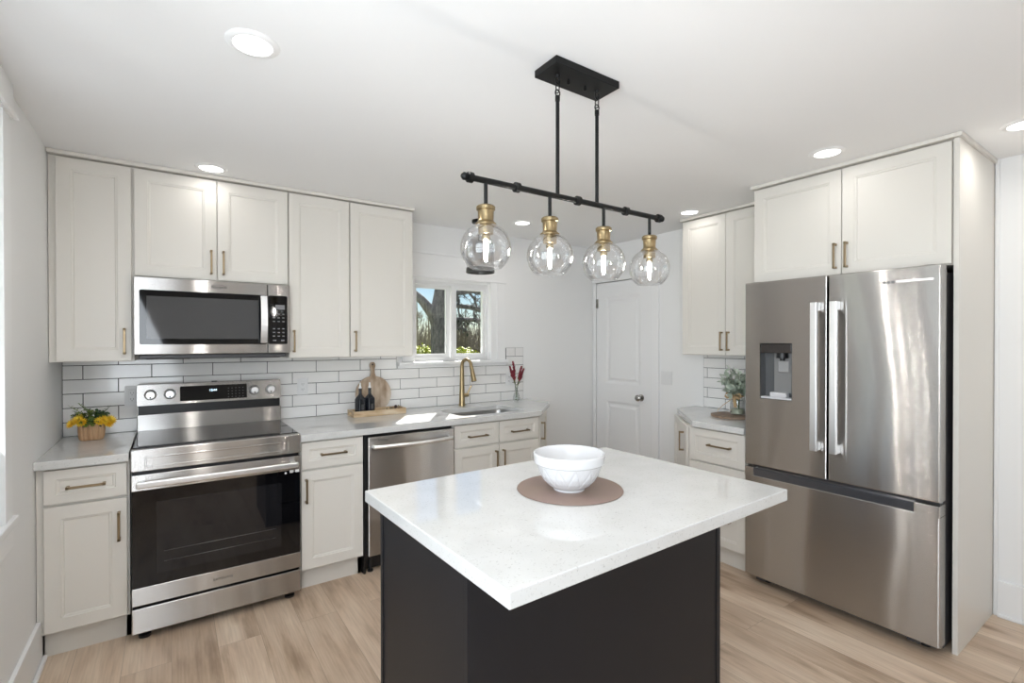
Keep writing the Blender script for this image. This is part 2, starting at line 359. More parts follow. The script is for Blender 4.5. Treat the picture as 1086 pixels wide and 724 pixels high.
# slab face with two moulded panels built as rings (front at x = DX)
def door_face(b):
    ys = [DY0+.02, DY0+.155, DY1-.135, DY1-.004]; zs = [.008, .20, .86, 1.03, 1.89, DZ-.004]
    for i in range(3):
        for j in range(5):
            if i == 1 and j in (1, 3):
                ya, yb, za, zb = ys[1], ys[2], zs[j], zs[j+1]
                rings = []
                for ins, d in ((0, 0), (.010, .004), (.022, .011), (.038, .011), (.052, .005), (.058, .003)):
                    rings.append([(DX+d, ya+ins, za+ins), (DX+d, yb-ins, za+ins), (DX+d, yb-ins, zb-ins), (DX+d, ya+ins, zb-ins)])
                loft(b, rings, cap0=False, smooth=False)
            else:
                b.faces.new([b.verts.new(p) for p in ((DX, ys[i], zs[j]), (DX, ys[i+1], zs[j]), (DX, ys[i+1], zs[j+1]), (DX, ys[i], zs[j+1]))])
    bmesh.ops.remove_doubles(b, verts=b.verts, dist=.0001)
    for (ya, yb, za, zb) in ((DY0+.02, DY0+.02, .008, DZ-.004), (DY1-.004, DY1-.004, .008, DZ-.004)):
        b.faces.new([b.verts.new(p) for p in ((DX, ya, za), (DX, ya, zb), (DX+.015, ya, zb), (DX+.015, ya, za))])
    b.faces.new([b.verts.new(p) for p in ((DX, DY0+.02, DZ-.004), (DX, DY1-.004, DZ-.004), (DX+.015, DY1-.004, DZ-.004), (DX+.015, DY0+.02, DZ-.004))])
door_face(b); obj('door_slab', b, DOORP, dr, smooth=False)
b = nb()
lathe(b, [(.032, 0), (.032, -.006), (.014, -.010), (.012, -.028), (.024, -.036), (.030, -.048), (.029, -.058), (.020, -.066), (0.001, -.068)], DX, 3.055, 24, axis='X', cz=.925); obj('door_knob', b, NICKEL, dr)
for z in (.25, 1.83):
    b = nb(); lathe(b, [(.0065, -.045), (.0065, .045)], DX-.004, DY1-.004, 10, cz=z); box(b, DX-.003, DX+.001, DY1-.03, DY1-.004, z-.045, z+.045); obj('hinge', b, NICKEL, dr)
b = nb()
box(b, XR-.012, XR+.13, DY1, DY1+.046, 0, DZ, .003); box(b, DX+.036, XR+.13, DY1-.02, DY1+.01, 0, DZ); box(b, DX+.036, XR+.13, DY0, DY0+.04, 0, DZ); box(b, DX+.036, XR+.13, DY0, DY1, DZ-.02, DZ+.01)
box(b, XR-.018, XR+.0, DY0-.065, DY0+.010, 0, DZ+.004, .003); box(b, XR, XR+.13, DY0-.02, DY0+.017, 0, DZ, .002)
box(b, XR-.018, XR, DY0-.065, DY1+.046, DZ+.002, DZ+.068, .003); box(b, XR, XR+.13, DY0, DY1, DZ, DZ+.02)
obj('door_frame', b, TRIM, dr)

def baseboard(name, x0, x1, y0, y1, side):
    b = nb(); h = .19
    if side == 'left': box(b, XL, XL+.016, y0, y1, 0, h, .003); box(b, XL+.016, XL+.032, y0, y1, 0, .022, .006)
    if side == 'right': box(b, XR-.016, XR, y0, y1, 0, h, .003); box(b, XR-.030, XR-.016, y0, y1, 0, .02, .006)
    if side == 'back': box(b, x0, x1, YB-.016, YB, 0, h, .003)
    struct(name, b, TRIM)
baseboard('baseboard_left', 0, 0, YF, 3.05, 'left')
baseboard('baseboard_right', 0, 0, YF, .664, 'right')
baseboard('baseboard_right_pantry', 0, 0, 2.50, DY0-.065, 'right')
baseboard('baseboard_back', 2.72, XR-.02, 0, 0, 'back')
b = nb(); box(b, XR-.012, XR, .664, .681, 0, ZC, .003); struct('trim_1', b, TRIM)

# ------------------------------------------------------------ backsplashes (running bond of long tiles)
def tile_mesh(regions, joints_even, L_, h, gap, z0, mapf, face, back):
    """regions: (a0,a1,z0,z1) along the wall; mapf(a, depth, z) -> xyz"""
    b = nb()
    def bx(a0, a1, z0_, z1_, d0, d1, mi, bev=0):
        n0 = len(b.verts)
        box(b, a0, a1, d0, d1, z0_, z1_, bev, mi, 1)
    for (a0, a1, zz0, zz1) in regions:
        bx(a0, a1, zz0, zz1, face+.0022, back-.0004, 1)
        k = 0
        while z0+k*h < zz1-.004:
            za, zb = max(z0+k*h, zz0), min(z0+(k+1)*h, zz1)
            if zb-za > .006:
                off = joints_even if k % 2 == 0 else joints_even+L_/2
                n = math.floor((a0-off)/L_)
                x = off+n*L_
                while x < a1-.003:
                    xa, xb = max(x, a0), min(x+L_, a1)
                    if xb-xa > .008: bx(xa+gap/2, xb-gap/2, za+gap/2, zb-gap/2, face, face+.006, 0, .0012)
                    x += L_
            k += 1
    for v in b.verts: v.co = Vector(mapf(*v.co))
    return b
b = tile_mesh([(XL+.002, 2.684, .915, 1.2325), (XL+.002, 1.456, 1.2325, 1.3415), (2.49, 2.684, 1.2325, 1.390)], -.407, .3155, .0795, .0038, .9145, lambda a, d, z: (a, d, z), TY, YB)
tag(obj('tile_backsplash', b, [TILE, GROUT], smooth=False), 'long white glazed tiles with dark grout behind range and sink', 'backsplash')
b = tile_mesh([(1.62, 2.405, .915, 1.345)], 2.213-.3155, .3155, .0795, .0038, .9145, lambda a, d, z: (d, a, z), TX, XR)
tag(obj('tile_backsplash', b, [TILE, GROUT], smooth=False), 'small patch of white tiles with dark grout left of the fridge', 'backsplash')

# ------------------------------------------------------------ cabinets
def rect_ring(x0, x1, z0, z1, i, y): return [(x0+i, y, z0+i), (x1-i, y, z0+i), (x1-i, y, z1-i), (x0+i, y, z1-i)]
def shaker(x0, x1, z0, z1, st=.057, y=0, t=.019):
    b = nb(); prof = [(0, t), (0, .0015), (.0015, 0), (st, 0), (st+.002, .003), (st+.009, .0045), (st+.012, .0095)]
    loft(b, [rect_ring(x0, x1, z0, z1, i, y+d) for i, d in prof], smooth=False); return b
def pull(x, z, ln, vertical, y=0):
    b = nb(); h = ln/2; t = .0052
    if vertical:
        box(b, x-t, x+t, y-.034, y-.025, z-h, z+h, .0015)
        for q in (-1, 1): box(b, x-t*1.15, x+t*1.15, y-.034, y, z+q*(h-.007)-.006, z+q*(h-.007)+.006, .0015)
    else:
        box(b, x-h, x+h, y-.034, y-.025, z-t, z+t, .0015)
        for q in (-1, 1): box(b, x+q*(h-.007)-.006, x+q*(h-.007)+.006, y-.034, y, z-t*1.15, z+t*1.15, .0015)
    return b
def add_door(root, x0, x1, z0, z1, hx, hz, ln=.138, st=.057, name='door'):
    d = obj(name, shaker(x0, x1, z0, z1, st), CAB, root, smooth=False)
    if hx is not None: obj('handle', pull(hx, hz, ln, name == 'door'), BRASS, d)
def carcass(root, x0, x1, z0, z1, y0=.02, y1=.68, toe=None, extra=None):
    b = nb(); box(b, x0, x1, y0, y1, z0, z1, .001)
    if extra: box(b, *extra)
    obj('cabinet_body', b, CAB, root)
    if toe: b = nb(); box(b, x0, x1, toe, toe+.018, 0, z0); box(b, x0, x0+.018, toe, y1, 0, z0); box(b, x1-.018, x1, toe, y1, 0, z0); obj('toe_kick', b, TOE, root)
YD = 2.993
# left of the range
r = thing('base_cabinet', 'cream base cabinet in the left corner beside the range', 'cabinet', (XL+.002, YD, 0))
carcass(r, 0, .332, .125, .876, toe=.075)
add_door(r, .027, .322, .135, .700, .322-.030, .572); add_door(r, .027, .322, .713, .866, .175, .785, .142, .042, 'drawer')
# between range and dishwasher
r = thing('base_cabinet', 'cream base cabinet between the range and the dishwasher', 'cabinet', (.607, YD, 0))
carcass(r, 0, .366, .125, .876, toe=.075)
add_door(r, .006, .360, .135, .700, .030, .590); add_door(r, .006, .360, .713, .866, .183, .790, .150, .042, 'drawer')
# sink base
r = thing('sink_base_cabinet', 'cream cabinet under the sink with two drawer fronts and two doors', 'cabinet', (1.592, YD, 0))
b = nb(); box(b, 0, .742, .02, .04, .125, .876); box(b, 0, .018, .04, .68, .125, .876); box(b, .724, .742, .04, .68, .125, .876); box(b, .018, .724, .04, .68, .125, .145); obj('cabinet_body', b, CAB, r)
b = nb(); box(b, 0, .742, .075, .093, 0, .125); obj('toe_kick', b, TOE, r)
add_door(r, .006, .368, .713, .866, .187, .782, .155, .042, 'drawer'); add_door(r, .374, .736, .713, .866, .552, .782, .155, .042, 'drawer')
add_door(r, .006, .368, .135, .700, .340, .592); add_door(r, .374, .736, .135, .700, .404, .592)
# angled end cabinet, back wall
def angled(label, loc, rz, poly, dw, hx):
    r = thing('angled_end_cabinet', label, 'cabinet', loc, rz)
    b = nb(); prism(b, poly, .125, .876); obj('cabinet_body', b, CAB, r)
    b = nb(); cx = sum(p[0] for p in poly)/len(poly); cy = sum(p[1] for p in poly)/len(poly)
    prism(b, [(cx+(x-cx)*.86, cy+(y-cy)*.86) for x, y in poly], 0, .125); obj('toe_kick', b, TOE, r)
    add_door(r, .018, dw-.018, .135, .866, hx, .745, .138, .05)
def to_local(pts, loc, rz):
    c_, s_ = math.cos(-rz), math.sin(-rz); o = []
    for x, y in pts: x -= loc[0]; y -= loc[1]; o.append((x*c_-y*s_, x*s_+y*c_))
    return o
A0, ra = (2.345, 2.998), math.radians(45)
A1 = (A0[0]+.51*math.cos(ra), A0[1]+.51*math.sin(ra))
n = (.02*math.sin(ra), -.02*math.cos(ra))
poly = to_local([(A0[0]-n[0]*1, A0[1]-n[1]*1), (A1[0]-n[0], A1[1]-n[1]), (A1[0]-n[0], TY-.002), (2.337, TY-.002), (2.337, A0[1]-n[1])], A0, ra)
angled('cream angled end cabinet closing the sink run by the window wall', (*A0, 0), ra, poly, .50, .075)
# right wall run
XD = 2.888
r = thing('drawer_base_cabinet', 'cream three drawer base cabinet left of the fridge', 'cabinet', (XD, 2.058, 0), -PI/2)
carcass(r, 0, .405, .125, .876, toe=.075, y1=.68)
add_door(r, .006, .400, .655, .866, .232, .772, .160, .045, 'drawer'); add_door(r, .006, .400, .400, .645, .232, .565, .160, .045, 'drawer'); add_door(r, .006, .400, .135, .390, .232, .310, .160, .045, 'drawer')
B0, rb = (3.305, 2.49), math.radians(-135)
B1 = (B0[0]+.575*math.cos(rb), B0[1]+.575*math.sin(rb)); n = (.02*math.sin(rb), -.02*math.cos(rb))
poly = to_local([(B1[0]-n[0], B1[1]-n[1]), (B1[0]-n[0], 2.060), (TX-.002, 2.060), (TX-.002, B0[1]-n[1]-.02), (B0[0]-n[0], B0[1]-n[1]-.02)], B0, rb)
angled('cream angled end cabinet with one door near the pantry door', (*B0, 0), rb, poly, .575, .47)

# countertops
def slab(name, outer, hole, z0, z1, label, bev=.004, rz=0, loc=(0, 0, 0)):
    b = nb(); edges = []
    for loop in [outer] + ([hole] if hole else []):
        vs = [b.verts.new((x, y, z1)) for x, y in loop]
        edges += [b.edges.new((vs[i], vs[(i+1) % len(vs)])) for i in range(len(vs))]
    bmesh.ops.triangle_fill(b, use_beauty=True, edges=edges)
    top = list(b.faces)
    ex = bmesh.ops.extrude_face_region(b, geom=top)
    for v in [g for g in ex['geom'] if isinstance(g, bmesh.types.BMVert)]: v.co.z = z0
    bmesh.ops.recalc_face_normals(b, faces=b.faces)
    es = [e for e in b.edges if e.calc_face_angle(0) > .6]
    if bev: bmesh.ops.bevel(b, geom=es, offset=bev, segments=2, affect='EDGES', profile=.5, clamp_overlap=True)
    o = obj(name, b, QUARTZ, smooth=False); o.location = loc; o.rotation_euler = (0, 0, rz)
    return tag(o, label, 'countertop')
def rrect(x0, x1, y0, y1, r, n=6):
    o = []
    for cx, cy, a0 in ((x1-r, y1-r, 0), (x0+r, y1-r, 90), (x0+r, y0+r, 180), (x1-r, y0+r, 270)):
        for k in range(n+1):
            a = math.radians(a0+90*k/n); o.append((cx+r*math.cos(a), cy+r*math.sin(a)))
    return o
CT0, CT1 = .8775, .915
slab('countertop', [(XL+.001, 2.965), (-.164, 2.965), (-.164, TY-.001), (XL+.001, TY-.001)], None, CT0, CT1, 'short white quartz countertop in the left corner under yellow flowers', .003)
SX0, SX1, SY0, SY1 = 1.70, 2.285, 3.075, 3.465
slab('countertop', [(.606, 2.965), (2.336, 2.965), (2.728, 3.357), (2.728, TY-.001), (.606, TY-.001)], rrect(SX0, SX1, SY0, SY1, .07), CT0, CT1, 'long white quartz countertop with angled end around the sink', .003)
slab('countertop', [(2.860, 1.652), (2.860, 2.010), (3.325, 2.475), (TX-.001, 2.475), (TX-.001, 1.652)], None, CT0, CT1, 'white quartz countertop with clipped corner left of the fridge', .003)

# sink and faucet
r = thing('kitchen_sink', 'stainless undermount sink bowl set in the long countertop', 'sink', ((SX0+SX1)/2, (SY0+SY1)/2, .70))
b = nb(); hx, hy = (SX1-SX0)/2, (SY1-SY0)/2
rings = [[(x, y, z) for x, y in rrect(-hx-d, hx+d, -hy-d, hy+d, max(.07+d, .02))] for d, z in ((.018, .176), (.002, .176), (-.002, .165), (-.012, .02), (-.035, .004))]
loft(b, rings, cap0=False, cap1=True); obj('sink_bowl', b, SINKM, r)
b = nb(); lathe(b, [(.045, .006), (.043, .009), (.020, .007), (.001, .006)], 0, .03, 24); obj('drain', b, NICKEL, r)
r = thing('kitchen_faucet', 'brushed gold pull-down faucet with side lever behind the sink', 'faucet', (1.985, 3.585, .9155))
b = nb(); lathe(b, [(.029, 0), (.029, .004), (.0245, .02), (.020, .16), (.0165, .28), (.0155, .325)], seg=28)
obj('faucet_body', b, GOLD, r)
b = nb(); pts = [(0, 0, .32)]
dv = Vector((.28, -.96, 0))
for k in range(0, 13):
    a = math.radians(180 - k*13.5); pts.append(tuple(dv*(.052+.052*math.cos(a)) + Vector((0, 0, .332+.052*math.sin(a)))))
tube(b, pts, [.0155]+[.0150-.0002*k for k in range(13)], 14); obj('spout', b, GOLD, r)
e0 = Vector(pts[-1]); e1 = e0 + Vector((dv.x*.036, dv.y*.036, -.140))
b = nb(); tube(b, [e0+(e0-e1)*.02, e0.lerp(e1, .25), e0.lerp(e1, .7), e1], [.0145, .0155, .0200, .0225], 18); tube(b, [e1, e1+(e1-e0)*.015], [.018, .017], 16, mi=1); obj('spray_head', b, [GOLD, BLACKM], r)
b = nb(); tube(b, [(0, 0, .085), (.055, -.012, .088)], [.017, .0155], 16); tube(b, [(.045, -.010, .095), (.058, -.014, .125), (.078, -.02, .165)], [.008, .007, .006], 10); obj('lever_handle', b, GOLD, r)

# ------------------------------------------------------------ upper cabinets
ZU, ZT = 1.343, 2.376
r = thing('upper_cabinet', 'tall cream wall cabinet in the left corner above yellow flowers', 'cabinet', (XL+.002, 3.30, 0))
b = nb(); box(b, 0, .338, .02, .388, ZU, ZT+.001, .001); obj('cabinet_body', b, CAB, r)
add_door(r, .030, .328, ZU+.004, ZT-.006, .328-.030, 1.449)
r = thing('upper_cabinet', 'short two door cream wall cabinet above the microwave', 'cabinet', (-.157, 3.30, 0))
b = nb(); box(b, 0, .761, .02, .388, 1.795, ZT+.001, .001); obj('cabinet_body', b, CAB, r)
add_door(r, .003, .379, 1.799, ZT-.006, .352, 1.898); add_door(r, .384, .758, 1.799, ZT-.006, .412, 1.898)
r = thing('upper_cabinet', 'tall narrow cream wall cabinet just right of the microwave', 'cabinet', (.606, 3.30, 0))
b = nb(); box(b, 0, .375, .02, .388, ZU, ZT+.001, .001); obj('cabinet_body', b, CAB, r)
add_door(r, .003, .372, ZU+.004, ZT-.006, .027, 1.449)
r = thing('upper_cabinet', 'tall narrow cream wall cabinet beside the window', 'cabinet', (.983, 3.30, 0))
b = nb(); box(b, 0, .447, .02, .388, ZU, ZT+.001, .001); obj('cabinet_body', b, CAB, r)
add_door(r, .003, .444, ZU+.004, ZT-.006, .031, 1.449)
b = nb(); box(b, XL+.001, 1.437, 3.283, YB-.001, ZT+.003, ZC-.001, .002); struct('trim_2', b, CAB)
# right wall uppers
XU = 3.292
r = thing('upper_cabinet', 'tall two door cream wall cabinet above the white tile patch', 'cabinet', (XU, 2.408, 0), -PI/2)
b = nb(); box(b, 0, .745, .02, XR-XU-.002, ZU, ZT+.001, .001); obj('cabinet_body', b, CAB, r)
add_door(r, .004, .367, ZU+.004, ZT-.006, .343, 1.447); add_door(r, .371, .742, ZU+.004, ZT-.006, .395, 1.447)
b = nb(); box(b, XU-.016, XR-.001, 1.666, 2.418, ZT+.003, ZC-.001, .002); struct('trim_3', b, CAB)
XF = 2.964
r = thing('upper_cabinet', 'deep two door cream cabinet above the fridge', 'cabinet', (XF, 1.650, 0), -PI/2)
b = nb(); box(b, 0, .943, .02, XR-XF-.002, 1.80, ZT+.001, .001); obj('cabinet_body', b, CAB, r)
add_door(r, .004, .483, 1.804, ZT-.006, .458, 1.905); add_door(r, .487, .939, 1.804, ZT-.006, .512, 1.905)
b = nb(); box(b, XF-.016, XR-.001, .672, 1.662, ZT+.003, ZC-.001, .002); struct('trim_4', b, CAB)
b = nb(); box(b, XF, XR-.001, .6835, .7035, 0, ZT+.001, .001); tag(obj('tall_end_panel', b, CAB), 'tall cream end panel standing on the right side of the fridge', 'panel')

# ------------------------------------------------------------ range
def frame_rect(b, x0, x1, z0, z1, y, w_, d):
    box(b, x0, x1, y-d, y, z0, z0+w_, .002); box(b, x0, x1, y-d, y, z1-w_, z1, .002)
    box(b, x0, x0+w_, y-d, y, z0+w_, z1-w_, .002); box(b, x1-w_, x1, y-d, y, z0+w_, z1-w_, .002)
r = thing('range', 'stainless electric range with black glass oven door', 'range', (-.158, 2.957, 0))
b = nb(); box(b, .004, .756, .03, .66, .035, .905, .002); obj('range_body', b, BLK, r)
for x, y in ((.05, .06), (.71, .06), (.05, .6), (.71, .6)):
    b = nb(); lathe(b, [(.026, 0), (.026, .012), (.014, .016), (.014, .036)], x, y, 16); obj('foot', b, BLK, r)
b = nb(); box(b, .002, .758, 0, .028, .042, .163, .004); obj('storage_drawer', b, SS, r)
b = nb(); box(b, .003, .757, .002, .028, .180, .802, .001); d = obj('oven_door', b, BLKG, r, 'black glass oven door')
b = nb(); box(b, .002, .758, 0, .027, .176, .262, .003); obj('bottom_band', b, SS, d)
b = nb(); box(b, .002, .758, 0, .027, .728, .806, .003); obj('top_band', b, SS, d)
b = nb(); box(b, .10, .66, .0005, .003, .315, .665, .0005); obj('oven_window', b, mat('oven_window_glass', (.012, .012, .014), .03), d)
b = nb()
for z in (.37, .42): tube(b, [(.13, -.0002, z), (.63, -.0002, z)], .0011, 6)
obj('oven_rack', b, mat('rack_wire', (.25, .25, .24), .3, 1), d)
b = nb(); box(b, .022, .738, -.058, -.040, .752, .782, .006); box(b, .030, .055, -.045, 0, .754, .780, .003); box(b, .705, .730, -.045, 0, .754, .780, .003)
obj('handle', b, SSB, d)
text('brand_lettering', 'SAMSUNG', .017, (.38, -.0006, .218), (PI/2, 0, 0), DKGREY, d, spacing=1.2)
b = nb(); 
for x in (.712, .742): box(b, x-.010, x+.010, .0003, .0018, .714, .729)
box(b, .722, .732, .0003, .0016, .721, .7235); lathe(b, [(.006, .0003), (.006, .0015)], .682, 0, 14, axis='Y', cz=.716)
obj('label_stickers', b, WHITEP, d)
b = nb(); box(b, .0, .760, -.004, .06, .822, .928, .005); 
panel = obj('front_panel', b, SS, r)
b = nb(); frame_rect(b, .055, .700, .838, .892, -.0035, .008, .0035); obj('embossed_frame', b, SS, panel)
b = nb(); box(b, .006, .754, .045, .600, .905, .931, .003); obj('cooktop_glass', b, BLKG, r)
b = nb(); box(b, .0, .760, .600, .66, .900, 1.022, .003); box(b, 0, .76, .635, .70, 1.02, 1.08, .002)
bg_ = obj('backguard', b, SS, r)
b = nb(); box(b, .004, .756, .615, .636, 1.022, 1.075, .002); obj('vent_strip', b, BLK, bg_)
b = nb(); rings = [[(x, y, z) for y, z in ((.592, 1.075), (.606, 1.195), (.70, 1.195), (.70, 1.075))] for x in (0, .76)]
loft(b, rings, smooth=False); bmesh.ops.bevel(b, geom=list(b.edges), offset=.003, segments=2, affect='EDGES')
cp_ = obj('control_panel', b, SS, r)
b = nb(); loft(b, [[(x, y, z) for y, z in ((.5915, 1.091), (.6010, 1.178), (.606, 1.178), (.60, 1.091))] for x in (.205, .560)], smooth=False); obj('display', b, BLKG, cp_)
o = text('clock_digits', '12:44', .018, (.375, .5945, 1.148), (PI/2-.1, 0, 0), LED, cp_)
b = nb()
for i in range(5):
    for j in range(4): box(b, .455+.02*i, .461+.02*i, .5915+.0011*j*2, .5935+.0011*j*2, 1.100+.018*j, 1.103+.018*j)
obj('touch_marks', b, GREYP, cp_)
for kx in (.063, .156, .602, .697):
    b = nb(); lathe(b, [(.0275, .600), (.0275, .594), (.0245, .592), (.0225, .568), (.0205, .565), (.001, .565)], kx, 0, 28, axis='Y', cz=1.137)
    k = obj('knob', b, SSB, cp_)
    b = nb(); lathe(b, [(.0300, .603), (.0300, .5945), (.0272, .5940)], kx, 0, 28, axis='Y', cz=1.137); obj('knob_ring', b, BLK, k)
    b = nb(); box(b, kx-.004, kx+.004, .5635, .5665, 1.118, 1.128, .001); obj('knob_mark', b, BLK, k)
b = nb(); box(b, .37, .40, .64, .66, 1.195, 1.201, .001); obj('rear_clip', b, BLK, r)

# ------------------------------------------------------------ microwave
r = thing('microwave', 'stainless over-range microwave under the short wall cabinet', 'microwave', (-.157, 3.245, 0))
b = nb(); box(b, .003, .757, .03, .43, 1.375, 1.790, .003); obj('microwave_body', b, DKGREY, r)
b = nb(); box(b, 0, .635, 0, .03, 1.378, 1.790, .004); d = obj('microwave_door', b, SS, r)
b = nb(); box(b, .638, .760, 0, .03, 1.378, 1.790, .004); cpn = obj('control_panel', b, SS, r)
b = nb(); loft(b, [[(x, y, z) for x, z in rrect(.024, .633, 1.432, 1.722, .008, 3)] for y in (.004, -.0015)], smooth=False); obj('door_glass', b, BLKG, d)
b = nb(); box(b, .055, .585, -.0022, -.0012, 1.462, 1.690); obj('door_window', b, mat('mesh_window_glass', (.085, .085, .088), .05), d)
b = nb(); rings = []
for k in range(9):
    t = k/8; z = 1.440+.275*t; yy = -.030-.022*math.sin(PI*t)
    rings.append([(.594, yy-.008, z), (.628, yy-.008, z), (.628, yy+.006, z), (.594, yy+.006, z)])
loft(b, rings, smooth=False)
for z in (1.447, 1.708): box(b, .600, .622, -.032, 0, z-.008, z+.008, .002)
obj('handle', b, SSB, d)
b = nb(); loft(b, [[(x, y, z) for x, z in rrect(.640, .744, 1.432, 1.722, .008, 3)] for y in (.004, -.0015)], smooth=False); obj('keypad', b, BLKG, cpn)
b = nb(); box(b, .678, .730, -.0025, -.0012, 1.640, 1.668); obj('display', b, GREYP, cpn)
b = nb()
for i in range(3):
    for j in range(7):
        if j in (3,): continue
        z = 1.612-.022*j; box(b, .664+.026*i, .676+.026*i, -.0022, -.0012, z-.003, z+.003)
for i in range(2): box(b, .664+.045*i, .682+.045*i, -.0022, -.0012, 1.450, 1.458)
obj('key_legend', b, GREYP, cpn)
text('brand_lettering', 'Whirlpool', .019, (.385, -.0006, 1.755), (PI/2, 0, 0), DKGREY, d)
b = nb(); tube(b, [(.385+.036*math.cos(a), -.0006, 1.757+.011*math.sin(a)) for a in [math.radians(x) for x in range(20, 300, 14)]], .0011, 6); obj('brand_swoosh', b, GREYP, d)
b = nb(); box(b, .02, .74, .02, .40, 1.355, 1.376, .004); box(b, .05, .25, .05, .30, 1.350, 1.356, .002); box(b, .51, .71, .05, .30, 1.350, 1.356, .002); obj('vent_underside', b, DKGREY, r)

# ------------------------------------------------------------ dishwasher
r = thing('dishwasher', 'stainless dishwasher under the countertop with curved bar handle', 'dishwasher', (.982, YD-.022, 0))
b = nb(); box(b, .0, .605, .045, .62, .10, .868, .002); obj('dishwasher_body', b, BLK, r)
b = nb(); box(b, .012, .602, 0, .045, .125, .858, .005); d = obj('dishwasher_door', b, SS, r)
b = nb(); rings = []
for k in range(13):
    t = k/12; x = .035+.54*t; yy = -.028-.030*math.sin(PI*t)
    rings.append([(x, yy-.010, .790), (x, yy-.013, .800), (x, yy-.008, .812), (x, yy+.006, .812), (x, yy+.006, .790)])
loft(b, rings); 
for x in (.045, .565): box(b, x-.010, x+.010, -.030, 0, .792, .810, .002)
obj('handle', b, SSB, d)
text('brand_lettering', 'Whirlpool', .016, (.105, -.0006, .836), (PI/2, 0, 0), DKGREY, d)
b = nb(); box(b, .02, .59, .10, .12, .012, .10); box(b, .0, .012, .06, .12, .0, .12); obj('toe_panel', b, BLK, r)
for x in (.05, .30, .55):
    b = nb(); lathe(b, [(.018, 0), (.018, .010), (.008, .012), (.008, .10)], x, .085, 12); obj('foot', b, BLK, r)

# ------------------------------------------------------------ fridge
r = thing('refrigerator', 'stainless french door refrigerator with ice dispenser', 'refrigerator', (2.834, 1.629, 0), -PI/2)
FW = .913
b = nb(); box(b, .006, FW-.006, .085, .70, .03, 1.765, .004); obj('fridge_body', b, DKGREY, r)
dg = .452
# left door with dispenser opening: built of slabs around the niche
nx0, nx1, nz0, nz1 = .090, .272, 1.112, 1.435
b = nb()
loft(b, [[(x, y, z) for x, z in ((0, .716), (dg-.004, .716), (dg-.004, 1.792), (0, 1.792))] for y in (.078, .078001)], cap1=False, smooth=False)
def ring2(x0, x1, z0, z1, y): return [(x0, y, z0), (x1, y, z0), (x1, y, z1), (x0, y, z1)]
loft(b, [ring2(0, dg-.004, .716, 1.792, .078), ring2(0, dg-.004, .716, 1.792, .006), ring2(.002, dg-.006, .718, 1.790, .0015), ring2(.006, dg-.010, .722, 1.786, 0), ring2(nx0, nx1, nz0, nz1, 0), ring2(nx0+.002, nx1-.002, nz0+.002, nz1-.002, .004), ring2(nx0+.002, nx1-.002, nz0+.002, nz1-.002, .060)], cap0=False, cap1=True, smooth=False)
dl = obj('door', b, SSF, r, smooth=False)
b = nb(); e = .003
loft(b, [ring2(nx0+e, nx1-e, nz0+e, nz1-e, .003), ring2(nx0+e, nx1-e, nz0+e, nz1-e, .058)], cap0=False, smooth=False)
disp = obj('dispenser', b, mat('dispenser_liner', (.10, .105, .11), .3), dl)
b = nb(); box(b, nx0+.004, nx1-.004, .001, .055, 1.378, 1.431, .003); obj('dispenser_control', b, mat('dark_bronze_panel', (.035, .03, .028), .25), disp)
b = nb(); box(b, .150, .262, .045, .056, 1.150, 1.378, .003); obj('dispenser_back', b, mat('dispenser_grey', (.22, .22, .22), .35), disp)
b = nb(); lathe(b, [(.032, 1.350), (.030, 1.378)], .205, .030, 20); lathe(b, [(.014, 1.335), (.012, 1.352)], .205, .030, 14); obj('nozzle', b, BLK, disp)
b = nb(); rings = [ring2(.178, .240, 1.268, 1.330, .040), ring2(.182, .236, 1.272, 1.330, .034)]; loft(b, rings, smooth=False); obj('paddle', b, mat('paddle_grey', (.33, .33, .33), .35), disp)
b = nb(); box(b, nx0+.004, nx1-.004, .003, .056, nz0+.003, nz0+.014, .002); box(b, .145, .235, .006, .05, nz0+.014, nz0+.042, .004); obj('drip_tray', b, mat('drip_tray_grey', (.62, .62, .64), .35), disp)
b = nb(); loft(b, [ring2(dg+.004, FW, .716, 1.792, .078), ring2(dg+.004, FW, .716, 1.792, .006), ring2(dg+.006, FW-.002, .718, 1.790, .0015), ring2(dg+.010, FW-.006, .722, 1.786, 0)], smooth=False)
dR = obj('door', b, SSF, r, smooth=False)
for par, hx in ((dl, dg-.045), (dR, dg+.048)):
    b = nb(); box(b, hx-.017, hx+.017, -.062, -.044, .868, 1.650, .003)
    for z in (.890, 1.628): box(b, hx-.012, hx+.012, -.046, 0, z-.022, z+.022, .003)
    obj('handle', b, SSB, par)
b = nb(); box(b, FW-.165, FW-.025, -.003, -.0002, 1.722, 1.733, .001); bd = obj('badge', b, SSB, dR)
b = nb(); 
for k in range(3): lathe(b, [(.0065, -.0032), (.0065, -.0002)], FW-.178-.017*k, 0, 12, axis='Y', cz=1.7275)
obj('badge_mark', b, GREYP, dR)
